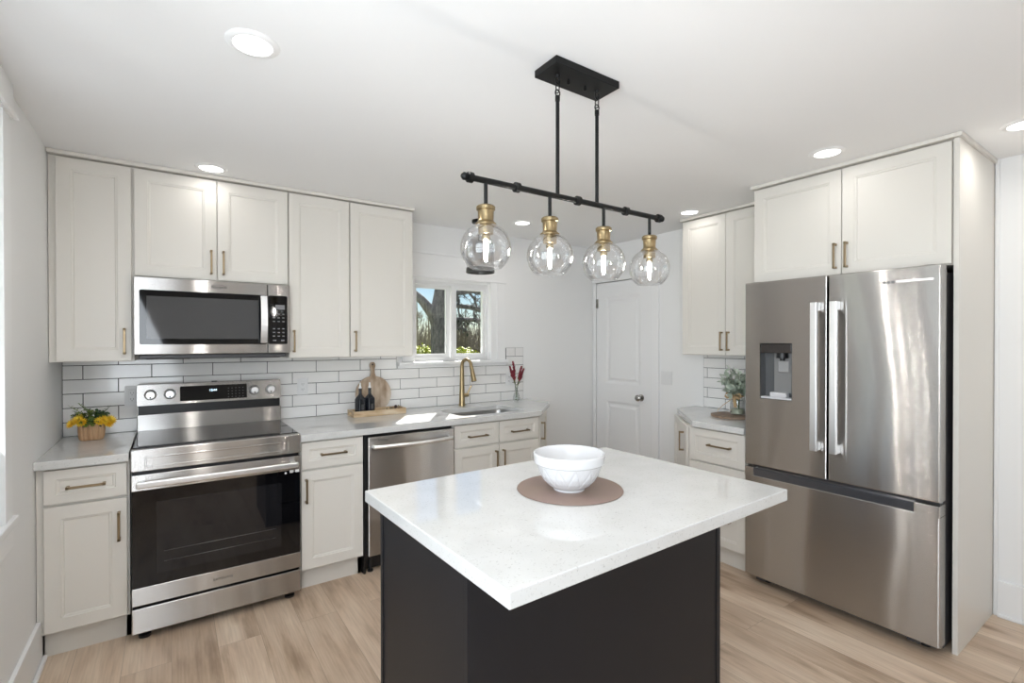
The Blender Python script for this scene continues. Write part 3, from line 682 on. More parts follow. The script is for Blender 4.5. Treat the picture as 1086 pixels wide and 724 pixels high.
# freezer drawer with recessed grip across the top
b = nb(); z0, z1 = .058, .700
box(b, 0, FW, .006, .078, z0, z1-.05, .0); 
loft(b, [ring2(0, FW, z0, z1-.045, .006), ring2(.003, FW-.003, z0+.003, z1-.048, .001), ring2(.006, FW-.006, z0+.006, z1-.052, 0)], cap0=False, smooth=False)
box(b, 0, .055, 0, .078, z1-.055, z1, .003); box(b, FW-.095, FW, 0, .078, z1-.055, z1, .003); box(b, .05, FW-.09, .030, .078, z1-.055, z1, .0)
dF = obj('freezer_drawer', b, SSF, r, smooth=False)
b = nb(); box(b, .056, FW-.096, .004, .032, z1-.050, z1-.004, .002); obj('grip_recess', b, mat('grip_grey', (.13, .135, .15), .3, .7), dF)
b = nb(); box(b, .01, FW-.01, .066, .090, .06, 1.78, .004); obj('door_gasket', b, GREYP, r)
b = nb(); box(b, .03, FW-.03, .07, .12, .022, .056, .002); box(b, .05, .10, .035, .1, .028, .055, .003); box(b, FW-.13, FW-.08, .035, .1, .028, .055, .003); obj('base_grille', b, DKGREY, r)
for x in (.08, FW-.08):
    for y in (.12, .62): b = nb(); lathe(b, [(.022, 0), (.022, .02), (.012, .035)], x, y, 14); obj('foot', b, BLK, r)
for x in (.03, FW-.07): b = nb(); box(b, x, x+.04, .03, .13, 1.765, 1.797, .004); obj('hinge_cover', b, DKGREY, r)

# ------------------------------------------------------------ island
IX, IY, IR = 1.191, 1.310, .022
slab('island_countertop', [(-.614, -.441), (.614, -.441), (.614, .441), (-.614, .441)], None, .875, .915, 'large white quartz slab on top of the dark island', .003, IR, (IX, IY, 0))
r = thing('kitchen_island', 'charcoal painted island cabinet under the white quartz slab', 'island', (IX, IY, 0), IR)
bx0, bx1, by0, by1 = -.575, .566, -.205, .405
b = nb(); box(b, bx0+.012, bx1-.012, by0+.012, by1-.025, .0, .874, .001); obj('island_body', b, ISL, r)
b = nb(); box(b, bx0, bx0+.0125, by0+.0205, by1-.04, 0, .874, .001); obj('side_panel', b, ISL, r)
b = nb(); box(b, bx1-.0125, bx1, by0+.0205, by1-.04, 0, .874, .001); obj('side_panel', b, ISL, r)
b = nb(); box(b, bx0-.001, bx1-.021, by0, by0+.0195, 0, .874, .001); obj('back_panel', b, ISL, r)
for x0, x1 in ((bx0-.004, bx0+.030), (bx1-.030, bx1+.004)):
    if x0 > 0: b = nb(); box(b, x0+.01, x1, by0-.004, by0+.0195, 0, .874, .002); obj('corner_post', b, ISL, r)
    b = nb(); box(b, x0, x1, by1-.04, by1-.02, 0, .874, .002); obj('edge_stile', b, ISL, r)
for x0, x1, hx in ((bx0+.02, -.006, -.04), (-.002, bx1-.02, .035)):
    b = nb(); prof = [(0, .019), (0, .0015), (.0015, 0), (.057, 0), (.060, .003), (.069, .0095)]
    loft(b, [[(x, by1-.005-d, z) for x, d_, z in ((x0+i, d, .11+i), (x1-i, d, .11+i), (x1-i, d, .865-i), (x0+i, d, .865-i))] for i, d in prof], smooth=False)
    d = obj('door', b, ISL, r, smooth=False)
    b = nb(); box(b, hx-.005, hx+.005, by1+.018, by1+.027, .66, .80, .001); box(b, hx-.005, hx+.005, by1-.006, by1+.027, .664, .674); box(b, hx-.005, hx+.005, by1-.006, by1+.027, .786, .796); obj('handle', b, BRASS, d)

# bowl and round mat
def leather():
    m = mat('mauve_leather', (.22, .15, .13), .45); return noisy(m, [(.3, (.27, .185, .165)), (.7, (.30, .215, .165))], 7, bump=.15, dist=.0006)
b = nb(); lathe(b, [(.001, 0), (.186, 0), (.190, .0015), (.189, .003), (.001, .003)], seg=72, cap=(False, False))
o = obj('placemat', b, leather()); o.location = (1.180, 1.336, .9155); tag(o, 'round brown placemat under the white bowl', 'placemat')
b = nb(); BR = .128; prof = [(.001, .004), (.045, .004), (.050, 0), (.056, 0), (.058, .007)]
nfl = 288
outer = [(.058, .007), (.075, .018), (.092, .035), (.104, .055), (.112, .078), (.1165, .092), (.120, .094), (.124, .097), (.126, .110), (.128, .126), (.1265, .1305)]
inner = [(.123, .1310), (.120, .128), (.115, .105), (.104, .075), (.086, .045), (.060, .022), (.030, .013), (.001, .011)]
rings = []
def bring(rr, z, relief=0):
    ring = []
    for i in range(nfl):
        a = 2*PI*i/nfl; q = rr
        if relief: tt = (a*12/(2*PI)) % 1; zz = (z-.026)/.058; q += relief*max(0, 1-abs(abs(2*tt-1)-zz)/.16) + relief*.6*max(0, 1-abs(abs(2*((tt+.5) % 1)-1)-zz)/.10)
        ring.append((q*math.cos(a), q*math.sin(a), z))
    return ring
for rr, z in prof[:-1]: rings.append(bring(rr, z))
fine = []
for (r0, z0_), (r1, z1_) in zip(outer[:-1], outer[1:]):
    for k in range(7): t = k/7; fine.append((r0+(r1-r0)*t, z0_+(z1_-z0_)*t))
fine.append(outer[-1])
for rr, z in fine: rings.append(bring(rr, z, -.0028 if .022 < z < .088 else 0))
for rr, z in inner: rings.append(bring(rr, z))
loft(b, rings)
o = obj('mixing_bowl', b, PORC); o.location = (1.172, 1.330, .9187); tag(o, 'white ceramic mixing bowl with embossed pattern on the island', 'bowl')

# ------------------------------------------------------------ pendant bar over the island
r = thing('linear_pendant_light', 'black four globe pendant bar light with gold sockets above island', 'pendant light', (1.21, 1.325, 1.952))
b = nb(); box(b, -.150, .150, -.060, .060, ZC-1.952-.026, ZC-1.952-.0005, .0015); cn = obj('ceiling_plate', b, BLACKM, r)
zc = ZC-1.952-.026
for x in (-.045, .035): b = nb(); lathe(b, [(.004, zc+.001), (.004, zc-.004), (.0055, zc-.005), (.0055, zc-.016), (.001, zc-.018)], x, 0, 12); obj('cap_nut', b, BLACKM, cn)
b = nb(); tube(b, [(-.455, 0, 0), (.455, 0, 0)], .0098, 16)
bar = obj('crossbar', b, BLACKM, r)
for x in (-.447, -.27, .0, .25, .447):
    b = nb(); lathe(b, [(.010, -.010), (.0165, -.008), (.0165, .008), (.010, .010)], x, 0, 20, axis='X'); obj('collar', b, BLACKM, bar)
for sgn in (-1, 1):
    b = nb(); lathe(b, [(.010, sgn*.455), (.012, sgn*.462), (.012, sgn*.470), (.006, sgn*.477)], 0, 0, 16, axis='X'); obj('end_cap', b, BLACKM, bar)
def link(b, cx, cz, h, w_, rad, rot=0):
    pts = []
    for k in range(20):
        a = 2*PI*k/20; dx = w_*math.cos(a); dz = (h-w_)*(1 if math.sin(a) > 0 else -1)*(abs(math.sin(a)) > .05) + w_*math.sin(a)
        pts.append((cx+dx*math.cos(rot), dx*math.sin(rot), cz+dz))
    tube(b, pts, rad, 6, closed=True)
for x in (-.095, .095):
    b = nb(); tube(b, [(x, 0, .005), (x, 0, .332)], .0068, 12); tube(b, [(x, 0, .332), (x, 0, .350)], [.0085, .0085], 12); link(b, x, .360, .011, .010, .0024); st = obj('stem', b, BLACKM, r)
    b = nb(); link(b, x, .380, .020, .0085, .0020, PI/2); link(b, x, .403, .011, .009, .0024); tube(b, [(x, 0, .412), (x, 0, zc+.001)], [.006, .009], 12); obj('chain_link', b, BLACKM, st)
def globe_set(x):
    b = nb(); tube(b, [(x, 0, -.004), (x, 0, -.082)], .0062, 12)
    dp = obj('drop_rod', b, BLACKM, r)
    b = nb(); lathe(b, [(.006, -.078), (.026, -.079), (.030, -.083), (.030, -.092), (.0255, -.096), (.0245, -.125), (.027, -.130), (.034, -.136), (.034, -.142), (.024, -.144), (.024, -.168), (.020, -.170), (.001, -.168)], x, 0, 32, cap=(False, False))
    so = obj('socket', b, GOLD, dp)
    b = nb(); R_ = .0805; cz = -.212
    pr = []
    for k in range(0, 25):
        a = math.radians(64 - k*(64+52)/24); pr.append((R_*math.cos(a), cz+R_*math.sin(a)))
    inn = [((rr-.0016*rr/R_)-.0004, cz+(zz-cz)*.98) for rr, zz in pr][::-1]
    lathe(b, [(.033, -.1405)] + pr + [(pr[-1][0]-.0012, pr[-1][1]-.0008)] + inn, x, 0, 48, cap=(False, False))
    obj('glass_globe', b, GLOBE, dp)
    b = nb(); lathe(b, [(.012, -.168), (.014, -.178), (.0115, -.186)], x, 0, 16); lathe(b, [(.006, -.186), (.0064, -.198), (.0066, -.222), (.0058, -.245), (.004, -.254), (.001, -.256)], x, 0, 20, mi=1); obj('bulb', b, [GOLD, BULB], so)
for x in (-.39, -.13, .13, .39): globe_set(x)

# small pendant over the sink
r = thing('sink_pendant_light', 'small clear glass ceiling light with dark rim over sink', 'ceiling light', (2.010, 3.33, ZC-.001))
b = nb(); lathe(b, [(.066, 0), (.066, -.018), (.060, -.024), (.012, -.026)], seg=32); cn = obj('canopy', b, BLACKM, r)
b = nb(); tube(b, [(0, 0, -.02), (0, 0, -.115)], .006, 10); obj('stem', b, BLACKM, cn)
b = nb(); lathe(b, [(.012, -.105), (.020, -.112), (.020, -.15), (.014, -.158)], seg=18); sk = obj('socket', b, NICKEL, r)
b = nb(); lathe(b, [(.020, -.112), (.060, -.120), (.092, -.150), (.106, -.210), (.110, -.378), (.108, -.378), (.104, -.210), (.090, -.152), (.059, -.122)], seg=48, cap=(False, False)); gs = obj('glass_shade', b, GLOBE, r)
b = nb(); lathe(b, [(.1105, -.376), (.1120, -.378), (.1130, -.410), (.1105, -.412), (.1065, -.410), (.1065, -.378)], seg=48, cap=(False, False)); obj('rim_ring', b, mat('dark_pewter', (.13, .13, .13), .35, .8), gs)

# ------------------------------------------------------------ recessed ceiling lights
def downlight(x, y, label, watts=1.0):
    r = thing('recessed_ceiling_light', label, 'ceiling light', (x, y, ZC), 0, 'recessed ceiling lights')
    b = nb(); lathe(b, [(.056, -.001), (.058, -.007), (.074, -.005), (.080, -.0008), (.080, .0)], seg=40, cap=(False, False)); obj('trim_ring', b, TRIM, r)
    b = nb(); lathe(b, [(.0565, -.004), (.03, -.005), (.001, -.005)], seg=40, cap=(False, False)); ln = obj('lens', b, LENS, r)
    l = lamp('downlight_lamp', 'AREA', (0, 0, -.012), DOWN_W*watts, (1, .97, .93), (0, 0, -1), shape='DISK', size=.10); l.parent = r; l.data.spread = math.radians(165)
for x, y, lb, *wt in ((.222, 1.776, 'large round recessed light in the ceiling above the range aisle', 4),
                 (.190, 3.165, 'recessed light right in front of the cabinet above the microwave', .35),
                 (2.325, 3.20, 'recessed light in the ceiling near the sink window'),
                 (3.15, 2.24, 'recessed light in front of the tall right wall cabinet', .35),
                 (2.733, 1.14, 'recessed light in front of the cabinet above fridge', .4),
                 (3.09, .495, 'recessed light cut by the right edge beyond the end panel'),
                 (.25, .30, 'added unseen recessed light behind the camera near the left wall', 2),  # from here on: unseen fittings added to brighten the room
                 (1.75, .10, 'added unseen recessed light behind the camera near the island', 2),
                 (.4, -1.4, 'added unseen recessed light behind the camera, left'),
                 (2.6, -1.4, 'added unseen recessed light behind the camera, right')):
    downlight(x, y, lb, *wt)

# ------------------------------------------------------------ outlets and switches
def outlet(loc, rz, label, kind):
    r = thing('wall_outlet' if kind == 'o' else 'light_switch', label, 'outlet' if kind == 'o' else 'switch', loc, rz)
    wd = .036 if kind == 'o' else .058
    b = nb(); box(b, -wd, wd, -.005, 0, -.058, .058, .002); obj('cover_plate', b, WHITEP, r)
    if kind == 'o':
        b = nb(); box(b, -.0165, .0165, -.0075, -.004, -.034, .034, .0015)
        rc = obj('receptacle', b, WHITEP, r)
        b = nb()
        for z in (-.018, .018):
            for x in (-.006, .006): box(b, x-.001, x+.001, -.0080, -.0074, z-.004, z+.005)
            lathe(b, [(.002, -.0080), (.002, -.0074)], 0, 0, 8, axis='Y', cz=z-.010)
        obj('slots', b, DKGREY, rc)
    else:
        for x in (-.023, .023): b = nb(); box(b, x-.016, x+.016, -.0078, -.004, -.033, .033, .0015); obj('rocker', b, WHITEP, r)
outlet((-.186, TY, 1.126), 0, 'white outlet on the tiles just left of the range', 'o')
outlet((.763, TY, 1.132), 0, 'white outlet on the tiles right of the range', 'o')
outlet((2.520, TY, 1.110), 0, 'white outlet on the tiles by the red flowers', 'o')
outlet((XR, 2.775, 1.125), -PI/2, 'white double rocker switch on the wall right of the door', 's')

# ------------------------------------------------------------ things on the counters
LEAFG = mat('dark_green_leaf', (.05, .105, .045), .5); LEAFL = mat('light_green_leaf', (.22, .30, .07), .5)
YEL = noisy(mat('yellow_petal', (.85, .52, .02), .5), [(.3, (.88, .46, .01)), (.7, (.95, .74, .08))], 30)
STEM = mat('green_stem', (.10, .16, .05), .6)
# yellow flowers in ribbed wooden pot
r = thing('flower_pot', 'ribbed tan wooden pot of yellow flowers in the left corner', 'flower pot', (-.352, 3.50, .9155))
b = nb(); npt = 208
def oval(sc, z, rib=0):
    o = []
    for i in range(npt):
        a = 2*PI*i/npt; ca, sa = math.cos(a), math.sin(a); n_ = 3.2
        rr = 1/((abs(ca)**n_+abs(sa)**n_)**(1/n_))
        q = sc*(1+rib*abs(math.sin(a*13))); o.append((.055*rr*ca*q, .036*rr*sa*q, z))
    return o
loft(b, [oval(.80, 0), oval(.88, .004, .05), oval(.93, .02, .08), oval(.97, .05, .08), oval(.97, .082, .08), oval(.99, .086, .01), oval(.93, .086), oval(.90, .06)])
obj('pot', b, wood('tan_ribbed_wood', (.36, .20, .10), (.52, .32, .18), (.60, .40, .24), (20, 20, 2), .55), r)
b = nb(); g = nb(); y = nb(); l2 = nb()
for i in range(54):
    a = random.uniform(0, 2*PI); rr = random.uniform(.01, .058)
    p0 = Vector((.03*math.cos(a)*.8, .02*math.sin(a), .06)); p1 = Vector((rr*1.5*math.cos(a), rr*.9*math.sin(a), random.uniform(.10, .165)))
    tube(b, [p0, p0.lerp(p1, .5)+Vector((0, 0, .008)), p1], .0012, 5)
    for k in range(7): leaf(g if i % 3 else l2, p0.lerp(p1, random.uniform(.4, 1)), rnd_dir(-.2), random.uniform(.02, .036), .014)
for hx, hy, hz in ((-.050, -.030, .118), (-.078, -.026, .095), (-.036, -.034, .098), (.058, -.034, .104), (.083, -.026, .102), (.070, -.034, .085), (-.062, -.020, .108), (.036, -.036, .100)):
    ctr = Vector((hx, hy, hz)); ax = (Vector((hx*6, -.5, .35))).normalized()
    u = ax.orthogonal().normalized(); v = ax.cross(u)
    for ringk, (n_, ln, lift) in enumerate(((13, .030, .25), (10, .022, .7), (7, .014, 1.3))):
        for k in range(n_):
            a = 2*PI*k/n_ + ringk*.3; d_ = u*math.cos(a)+v*math.sin(a)+ax*lift
            leaf(y, ctr, d_, ln, .009, droop=0, nrm=ax)
for hx, hz in ((-.012, .100), (.004, .090), (-.022, .088), (.02, .142), (.045, .138), (-.006, .145), (.030, .128), (-.035, .135), (.012, .118), (.060, .132)):
    for k in range(30): leaf(l2, (hx, -.034 if hz < .12 else -.01, hz), rnd_dir(-.5), .018, .008)
for sx, sz, ex, ez in ((-.02, .13, -.085, .185), (0, .13, -.045, .195), (.03, .12, .078, .175)):
    tube(b, [(sx, -.01, sz), (ex, -.015, ez)], .0012, 5)
    for k in range(12):
        t = .4+.6*k/11; p = Vector((sx, -.01, sz)).lerp(Vector((ex, -.015, ez)), t); leaf(l2 if ex < 0 else g, p, Vector(((-1)**k*.5, -.2, .6)), .016, .007)
obj('stems', b, STEM, r); obj('leaves', g, LEAFG, r, normals=False); obj('blossoms', y, YEL, r, normals=False); obj('light_foliage', l2, LEAFL, r, normals=False)

# tray with bottles, cutting board behind
r = thing('wooden_tray', 'pale wooden tray with handle slots holding two dark bottles', 'tray', (1.243, 3.520, .9155), 0)
TA, TB, th = .190, .072, .009
b = nb(); box(b, -TA, TA, -TB, TB, 0, .010, .001)
for sgn in (-1, 1): box(b, -TA, TA, sgn*TB-th/2, sgn*TB+th/2, 0, .040, .002)
for sgn in (-1, 1):
    x0, x1 = sgn*TA-th/2, sgn*TA+th/2
    box(b, x0, x1, -TB, TB, 0, .014, .001); box(b, x0, x1, -TB, TB, .030, .042, .001); box(b, x0, x1, -TB, -.030, .014, .029, .001); box(b, x0, x1, .030, TB, .014, .029, .001)
obj('tray_body', b, WOODT, r)
def bottle(x, y, label):
    r = thing('oil_bottle', label, 'bottle', (x, y, .9265), .35, 'dark bottles on the tray')
    b = nb(); rings = []
    for hw, z in ((.025, 0), (.028, .004), (.028, .108), (.025, .118), (.012, .142), (.0105, .148), (.0105, .180), (.0115, .181), (.0115, .187)):
        rr = min(hw*.999, .008 if hw > .02 else hw*.98); rings.append([(px, py, z) for px, py in rrect(-hw, hw, -hw, hw, rr, 4)])
    loft(b, rings); obj('bottle_body', b, mat('matte_black_glass', (.010, .012, .018), .22), r)
    b = nb(); lathe(b, [(.0105, .187), (.0105, .193), (.008, .197), (.0058, .207), (.0048, .226), (.001, .227)], seg=16); obj('pour_spout', b, WHITEP, r)
    b = nb(); box(b, -.012, .012, -.0298, -.0288, .035, .075); obj('bottle_label', b, DKGREY, r)
bottle(1.112, 3.500, 'left black square bottle with white spout on wooden tray'); bottle(1.182, 3.505, 'right black square bottle with white spout on wooden tray')
# small folded sprig at the tray's right end
r = thing('dried_sprig', 'small dried sprig lying in the right end of the tray', 'dried sprig', (1.365, 3.520, .9265))
b = nb(); random.seed(5)
for k in range(26): leaf(b, (random.uniform(-.05, .05), random.uniform(-.03, .03), .006), rnd_dir(-.05), random.uniform(.03, .05), .014, droop=.1)
obj('leaves', b, mat('dried_leaf', (.30, .25, .17), .7), r, normals=False)
b = nb(); tube(b, [(-.06, 0, .005), (0, .005, .012), (.06, 0, .008)], .003, 6); lathe(b, [(.001, .022), (.010, .026), (.013, .035), (.008, .045), (.001, .047)], .02, 0, 12); obj('stem', b, mat('dark_cone', (.05, .03, .025), .7), r)
# round cutting board with handle, leaning on the tiles
r = thing('cutting_board', 'round mottled wood cutting board with handle leaning on tiles', 'cutting board', (1.258, 3.625, .9165))
b = nb(); CR = .135; outline = []
hw = .020
for k in range(61):
    a = math.radians(90-9 - k*(360-18)/60); outline.append((CR*math.cos(a), CR+CR*math.sin(a)))
left = [(-hw*.75, 2*CR+.020), (-hw*.72, 2*CR+.050), (-hw*1.05, 2*CR+.075), (-hw*1.0, 2*CR+.092), (-hw*.55, 2*CR+.104)]
outline += left + [(-x, z) for x, z in left[::-1]]
tl = .11; rings = []
for d_ in (0, .016): rings.append([(x, d_*math.cos(tl)+z*math.sin(tl)*1, z*math.cos(tl)-d_*math.sin(tl)+.003) for x, z in outline])
loft(b, rings, smooth=False); o = obj('board', b, WOODB, r); 
b = nb(); zc_ = 2*CR+.086; lathe(b, [(.006, -.0006), (.006, .0166)], 0, 0, 14, axis='Y', cz=0)
for v in b.verts: x, y, z = v.co; z += zc_; v.co = (x, y*math.cos(tl)+z*math.sin(tl), z*math.cos(tl)-y*math.sin(tl)+.003)
obj('hanging_hole', b, BLK, r)
# leaning: shift so the top touches the tiles
r.location.y = TY-.001 - ((2*CR+.104)*math.sin(tl)+.017)

# red flowers in a small glass vase
RED = noisy(mat('red_flower', (.30, .03, .05), .6), [(.3, (.22, .02, .04)), (.7, (.42, .08, .10))], 60)
r = thing('flower_vase', 'small clear glass vase of red spiky flowers near counter end', 'vase', (2.520, 3.560, .9155))
b = nb(); lathe(b, [(.001, .001), (.026, .001), (.031, .008), (.033, .030), (.026, .060), (.014, .090), (.011, .110), (.016, .128), (.0145, .128), (.0095, .110), (.012, .090), (.023, .060), (.030, .030), (.028, .010), (.001, .006)], seg=28, cap=(False, False)); obj('glass', b, VGLASS, r)
g = nb(); f_ = nb(); lv = nb(); random.seed(11)
for tx, ty, tz in ((-.070, 0, .305), (-.030, .01, .345), (-.045, -.01, .270), (.055, 0, .300), (.085, .01, .280), (.050, -.01, .240)):
    p0, p1 = Vector((random.uniform(-.012, .012), random.uniform(-.01, .01), .012)), Vector((tx, ty, tz)); mid = Vector((tx*.12, ty*.3, .125))
    tube(g, [p0, mid, p1], .0014, 5)
    for k in range(90):
        t = .42+.58*k/89; p = mid.lerp(p1, t); d_ = (p1-mid).normalized()*1.2+rnd_dir()*.7; leaf(f_, p, d_, .026*(1.25-t)+.010, .014, droop=0)
    for k in range(5): leaf(lv, mid.lerp(p1, random.uniform(.1, .5)), (p1-mid).normalized()+rnd_dir()*.7, .035, .010)
obj('stems', g, STEM, r); obj('blossoms', f_, RED, r, normals=False); obj('leaves', lv, mat('olive_leaf', (.20, .19, .07), .6), r, normals=False)

# eucalyptus jar with burlap bow on a round wood board
b = nb(); lathe(b, [(.001, 0), (.150, 0), (.155, .004), (.155, .011), (.152, .014), (.001, .014)], seg=60, cap=(False, False))
o = obj('round_board', b, WOODM); o.location = (3.265, 1.955, .9155); tag(o, 'round brown wooden board under the eucalyptus jar', 'board')
r = thing('glass_jar', 'clear glass jar of pale eucalyptus tied with burlap bow', 'jar', (3.290, 1.945, .9300))
b = nb(); lathe(b, [(.001, .001), (.046, .001), (.050, .008), (.050, .095), (.046, .112), (.036, .120), (.036, .140), (.0345, .140), (.0345, .121), (.044, .111), (.0475, .095), (.0475, .012), (.001, .008)], seg=32, cap=(False, False)); obj('glass', b, VGLASS, r)
b = nb(); lathe(b, [(.001, .009), (.0465, .009), (.0468, .040), (.001, .040)], seg=28, cap=(False, False)); obj('moss_filler', b, mat('pale_moss', (.60, .64, .50), .8), r)
EUC = noisy(mat('eucalyptus_leaf', (.30, .36, .29), .6), [(.35, (.36, .43, .34)), (.65, (.66, .71, .62))], 25)
g = nb(); lv = nb(); random.seed(3)
for i in range(40):
    a = random.uniform(0, 2*PI); sp_ = random.uniform(.02, .145); tz = random.uniform(.19, .34)-sp_*.25
    p0 = Vector((.01*math.cos(a), .01*math.sin(a), .03)); mid = Vector((.015*math.cos(a), .015*math.sin(a), .14)); p1 = Vector((sp_*math.cos(a), sp_*math.sin(a), tz))
    tube(g, [p0, mid, p1], .0013, 5)
    for k in range(9):
        t = .3+.75*k/8; leaf(lv, mid.lerp(p1, min(t, 1)), rnd_dir(-.3), random.uniform(.036, .054), .036, droop=.15)
obj('stems', g, STEM, r); obj('leaves', lv, EUC, r, normals=False)
b = nb(); tube(b, [(.0375*math.cos(t), .0375*math.sin(t), .130) for t in [2*PI*k/24 for k in range(24)]], .004, 8, closed=True)
def ribbon(pts, wd, ax):
    rings = []
    for p in pts: p = Vector(p); a = Vector(ax)*wd/2; n_ = Vector((-.0012, 0, 0)); rings.append([p-a, p+a, p+a+n_, p-a+n_])
    loft(b, rings)
for sg in (-1, 1):
    ribbon([(-.042, 0, .130), (-.055, sg*.022, .150), (-.060, sg*.050, .150), (-.058, sg*.062, .132), (-.056, sg*.045, .118), (-.045, 0, .128)], .016, (.5, 0, .85))
ribbon([(-.043, 0, .128), (-.060, .030, .095), (-.075, .070, .060), (-.082, .105, .020)], .015, (.5, .2, .4)); ribbon([(-.043, 0, .128), (-.056, -.010, .100), (-.060, -.020, .055)], .022, (0, 1, 0))
obj('burlap_bow', b, noisy(mat('burlap', (.48, .32, .16), .85), [(.3, (.38, .25, .12)), (.7, (.58, .42, .24))], 120), r)

# ------------------------------------------------------------ outside
def ground():
    m = mat('spring_lawn', (.2, .25, .08), .9); return noisy(m, [(.3, (.11, .12, .045)), (.7, (.19, .22, .07))], 2.5)
b = nb(); box(b, -30, 60, YB+.4, 70, -.5, -.35); struct('ground', b, ground())
BARK = noisy(mat('grey_bark', (.12, .11, .11), .9), [(.35, (.085, .08, .09)), (.65, (.21, .20, .205))], 9, (3, 3, .8), 5, bump=.6, dist=.03)
BARKP = mat('pale_twig_bark', (.30, .26, .21), .9); BARKD = mat('brown_twig_bark', (.17, .14, .12), .9)
FIR = mat('dark_needle', (.025, .045, .03), .8); YG = noisy(mat('yellow_green_leaf', (.5, .55, .06), .6), [(.3, (.26, .36, .03)), (.7, (.55, .54, .05))], 8)
# the big forked tree
tr = thing('forked_tree', 'big grey forked tree just outside the window', 'tree', (4.50, 9.0, -.35))
b = nb()
tube(b, [(.02, 0, 0), (0, 0, 1.0), (-.02, 0, 1.9), (.0, 0, 2.45), (.05, 0, 2.9), (.10, .05, 4.2), (.3, .1, 6.5)], [.26, .205, .185, .20, .16, .15, .09], 18)
tube(b, [(.0, 0, 1.95), (-.16, 0, 2.35), (-.42, 0, 2.62), (-.80, .05, 2.90), (-1.5, .1, 3.6), (-2.2, .1, 4.6)], [.14, .125, .085, .08, .07, .04], 14)
obj('trunk', b, BARK, tr)
random.seed(21); b = nb(); lf = nb()
def branchlet(b, p0, d, ln, rad, depth):
    n_ = 5; pts = [p0]; dd = Vector(d).normalized()
    for k in range(n_): dd = (dd + rnd_dir()*.22).normalized(); pts.append(pts[-1]+dd*ln/n_)
    tube(b, pts, [rad*(1-.7*k/n_) for k in range(n_+1)], 5)
    if depth > 0:
        for k in range(3 if depth > 1 else 4):
            q = random.uniform(.3, 1); i = min(int(q*n_), n_-1); branchlet(b, pts[i].lerp(pts[i+1], .5), dd+rnd_dir()*.9, ln*.55, rad*.5, depth-1)
def limb(pts, rads, tufts):
    tube(b, pts, rads, 8); P_ = [Vector(p) for p in pts]
    for k in range(tufts):
        i = random.randrange(len(P_)-1); p = P_[i].lerp(P_[i+1], random.random()); d_ = Vector((random.uniform(-.3, .8), random.uniform(-.4, .4), random.uniform(-.7, .7)))
        branchlet(b, p, d_, random.uniform(.12, .35), .012, 1)
        for q in range(10): leaf(lf, p+d_.normalized()*random.uniform(0, .16), rnd_dir(), .07, .03)
limb([(.05, 0, 2.55), (.30, 0, 2.80), (.75, .0, 2.86), (1.2, 0, 2.80), (1.7, 0, 2.90)], [.07, .05, .045, .035, .02], 26)
limb([(.02, 0, 2.45), (.30, 0, 2.54), (.70, .02, 2.52), (1.1, 0, 2.44), (1.7, 0, 2.40)], [.07, .045, .05, .06, .04], 14)
limb([(.02, 0, 2.2), (.30, 0, 2.25), (.70, .02, 2.26), (1.1, 0, 2.24), (1.6, 0, 2.27)], [.05, .05, .045, .035, .02], 30)
limb([(.30, 0, 2.80), (.42, 0, 2.66), (.40, 0, 2.45), (.44, 0, 2.30)], [.03, .025, .02, .015], 3)
limb([(.62, 0, 2.86), (.78, 0, 2.70), (.85, 0, 2.52)], [.03, .025, .02], 3)
limb([(.02, 0, 2.0), (.30, 0, 2.08), (.60, .02, 2.06)], [.03, .03, .02], 8)
obj('branches', b, BARK, tr); obj('foliage', lf, FIR, tr, normals=False)
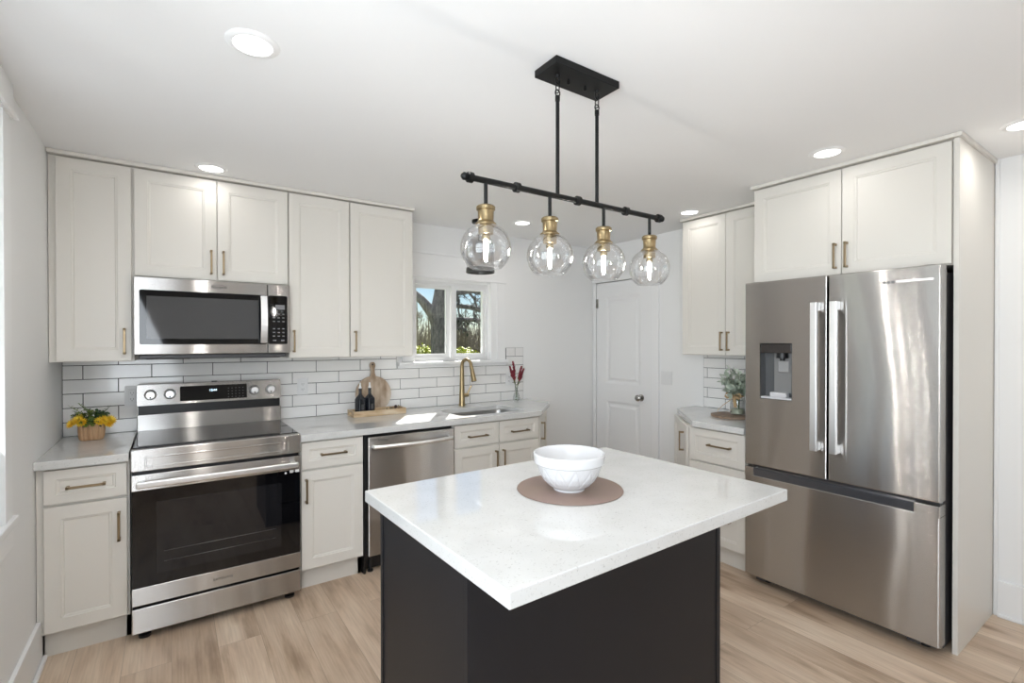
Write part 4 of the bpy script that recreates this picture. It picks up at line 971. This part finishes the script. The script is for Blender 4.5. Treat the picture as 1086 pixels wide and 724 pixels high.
# bare trees behind
def bare_tree(seed, m, h, label):
    random.seed(seed); t = thing('bare_tree', label, 'tree', (0, 0, -.35), 0, 'bare trees beyond the lawn')
    b = nb(); tube(b, [(0, 0, 0), (.05, 0, h*.35), (0, .05, h*.7), (.05, 0, h)], [.10, .08, .05, .015], 7)
    for k in range(16): z = h*random.uniform(.12, .95); a = random.uniform(0, 2*PI); branchlet(b, Vector((.02, 0, z)), (math.cos(a), math.sin(a), random.uniform(.5, 1.3)), h*.34*(1.15-z/h), .028, 2)
    obj('trunk_and_twigs', b, m, t); return t
protos = [bare_tree(31, BARKP, 4.0, ''), bare_tree(32, BARKD, 3.5, ''), bare_tree(33, BARKP, 3.1, '')]
spots = []
random.seed(9)
for i in range(6):
    for k in range(3):
        y = 18.5+2.3*i; spots.append((y*.44+k*2.5+random.uniform(-.2, .2)+(.8 if i % 2 else 0), y+random.uniform(-.15, .15)))
for i, (x, y) in enumerate(spots):
    t = protos[i] if i < 3 else copy_tree(protos[i % 3])
    t.location = (x, y, -.35); t.rotation_euler.z = i*1.3; q = .85+.3*((i*7) % 5)/5; t.scale = (q*.62, q*.62, q)
    t['label'] = 'thin bare tree among the trees seen through the window beyond lawn'
random.seed(77); b = nb()
for i in range(420):
    y = random.uniform(33.5, 37); x = y*random.uniform(.38, .68); h = random.uniform(1.5, 3.6); z = -.35
    tube(b, [(x, y, z), (x+random.uniform(-.2, .2), y, z+h*.5), (x+random.uniform(-.5, .5), y, z+h)], [.05, .035, .01], 4)
    for k in range(3): zz = h*random.uniform(.2, .8); tube(b, [(x, y, z+zz), (x+random.uniform(-.7, .7), y+random.uniform(-.3, .3), z+zz+random.uniform(.3, .8))], [.022, .006], 4)
tag(obj('thicket', b, BARKD), 'tangled brown thicket behind the bare trees', 'thicket', kind='stuff')
def shrub(x, y, w_, h, seed, label):
    random.seed(seed); t = thing('forsythia_shrub', label, 'shrub', (x, y, -.35), 0, 'yellow green shrubs outside'); b = nb(); lf = nb()
    for k in range(26): a = random.uniform(0, 2*PI); q = random.random(); tube(b, [(0, 0, 0), (w_*.3*q*math.cos(a), w_*.3*q*math.sin(a), h*.6), (w_*.5*q*math.cos(a), w_*.5*q*math.sin(a), h*random.uniform(.8, 1)*(1-.3*q))], [.012, .008, .003], 5)
    for k in range(2200):
        d_ = rnd_dir(-.1); rr = random.uniform(.6, 1); p = Vector((d_.x*w_*.5*rr, d_.y*w_*.5*rr, max(.05, h*.45+d_.z*h*.52*rr))); leaf(lf, p, rnd_dir(), .10, .05)
    obj('stems', b, BARKD, t); obj('foliage', lf, YG, t, normals=False)
shrub(5.45, 12.0, 1.3, 1.78, 1, 'bright yellow green shrub left of the forked tree')
shrub(7.05, 12.6, 1.4, 1.72, 2, 'bright yellow shrub right of the forked tree')
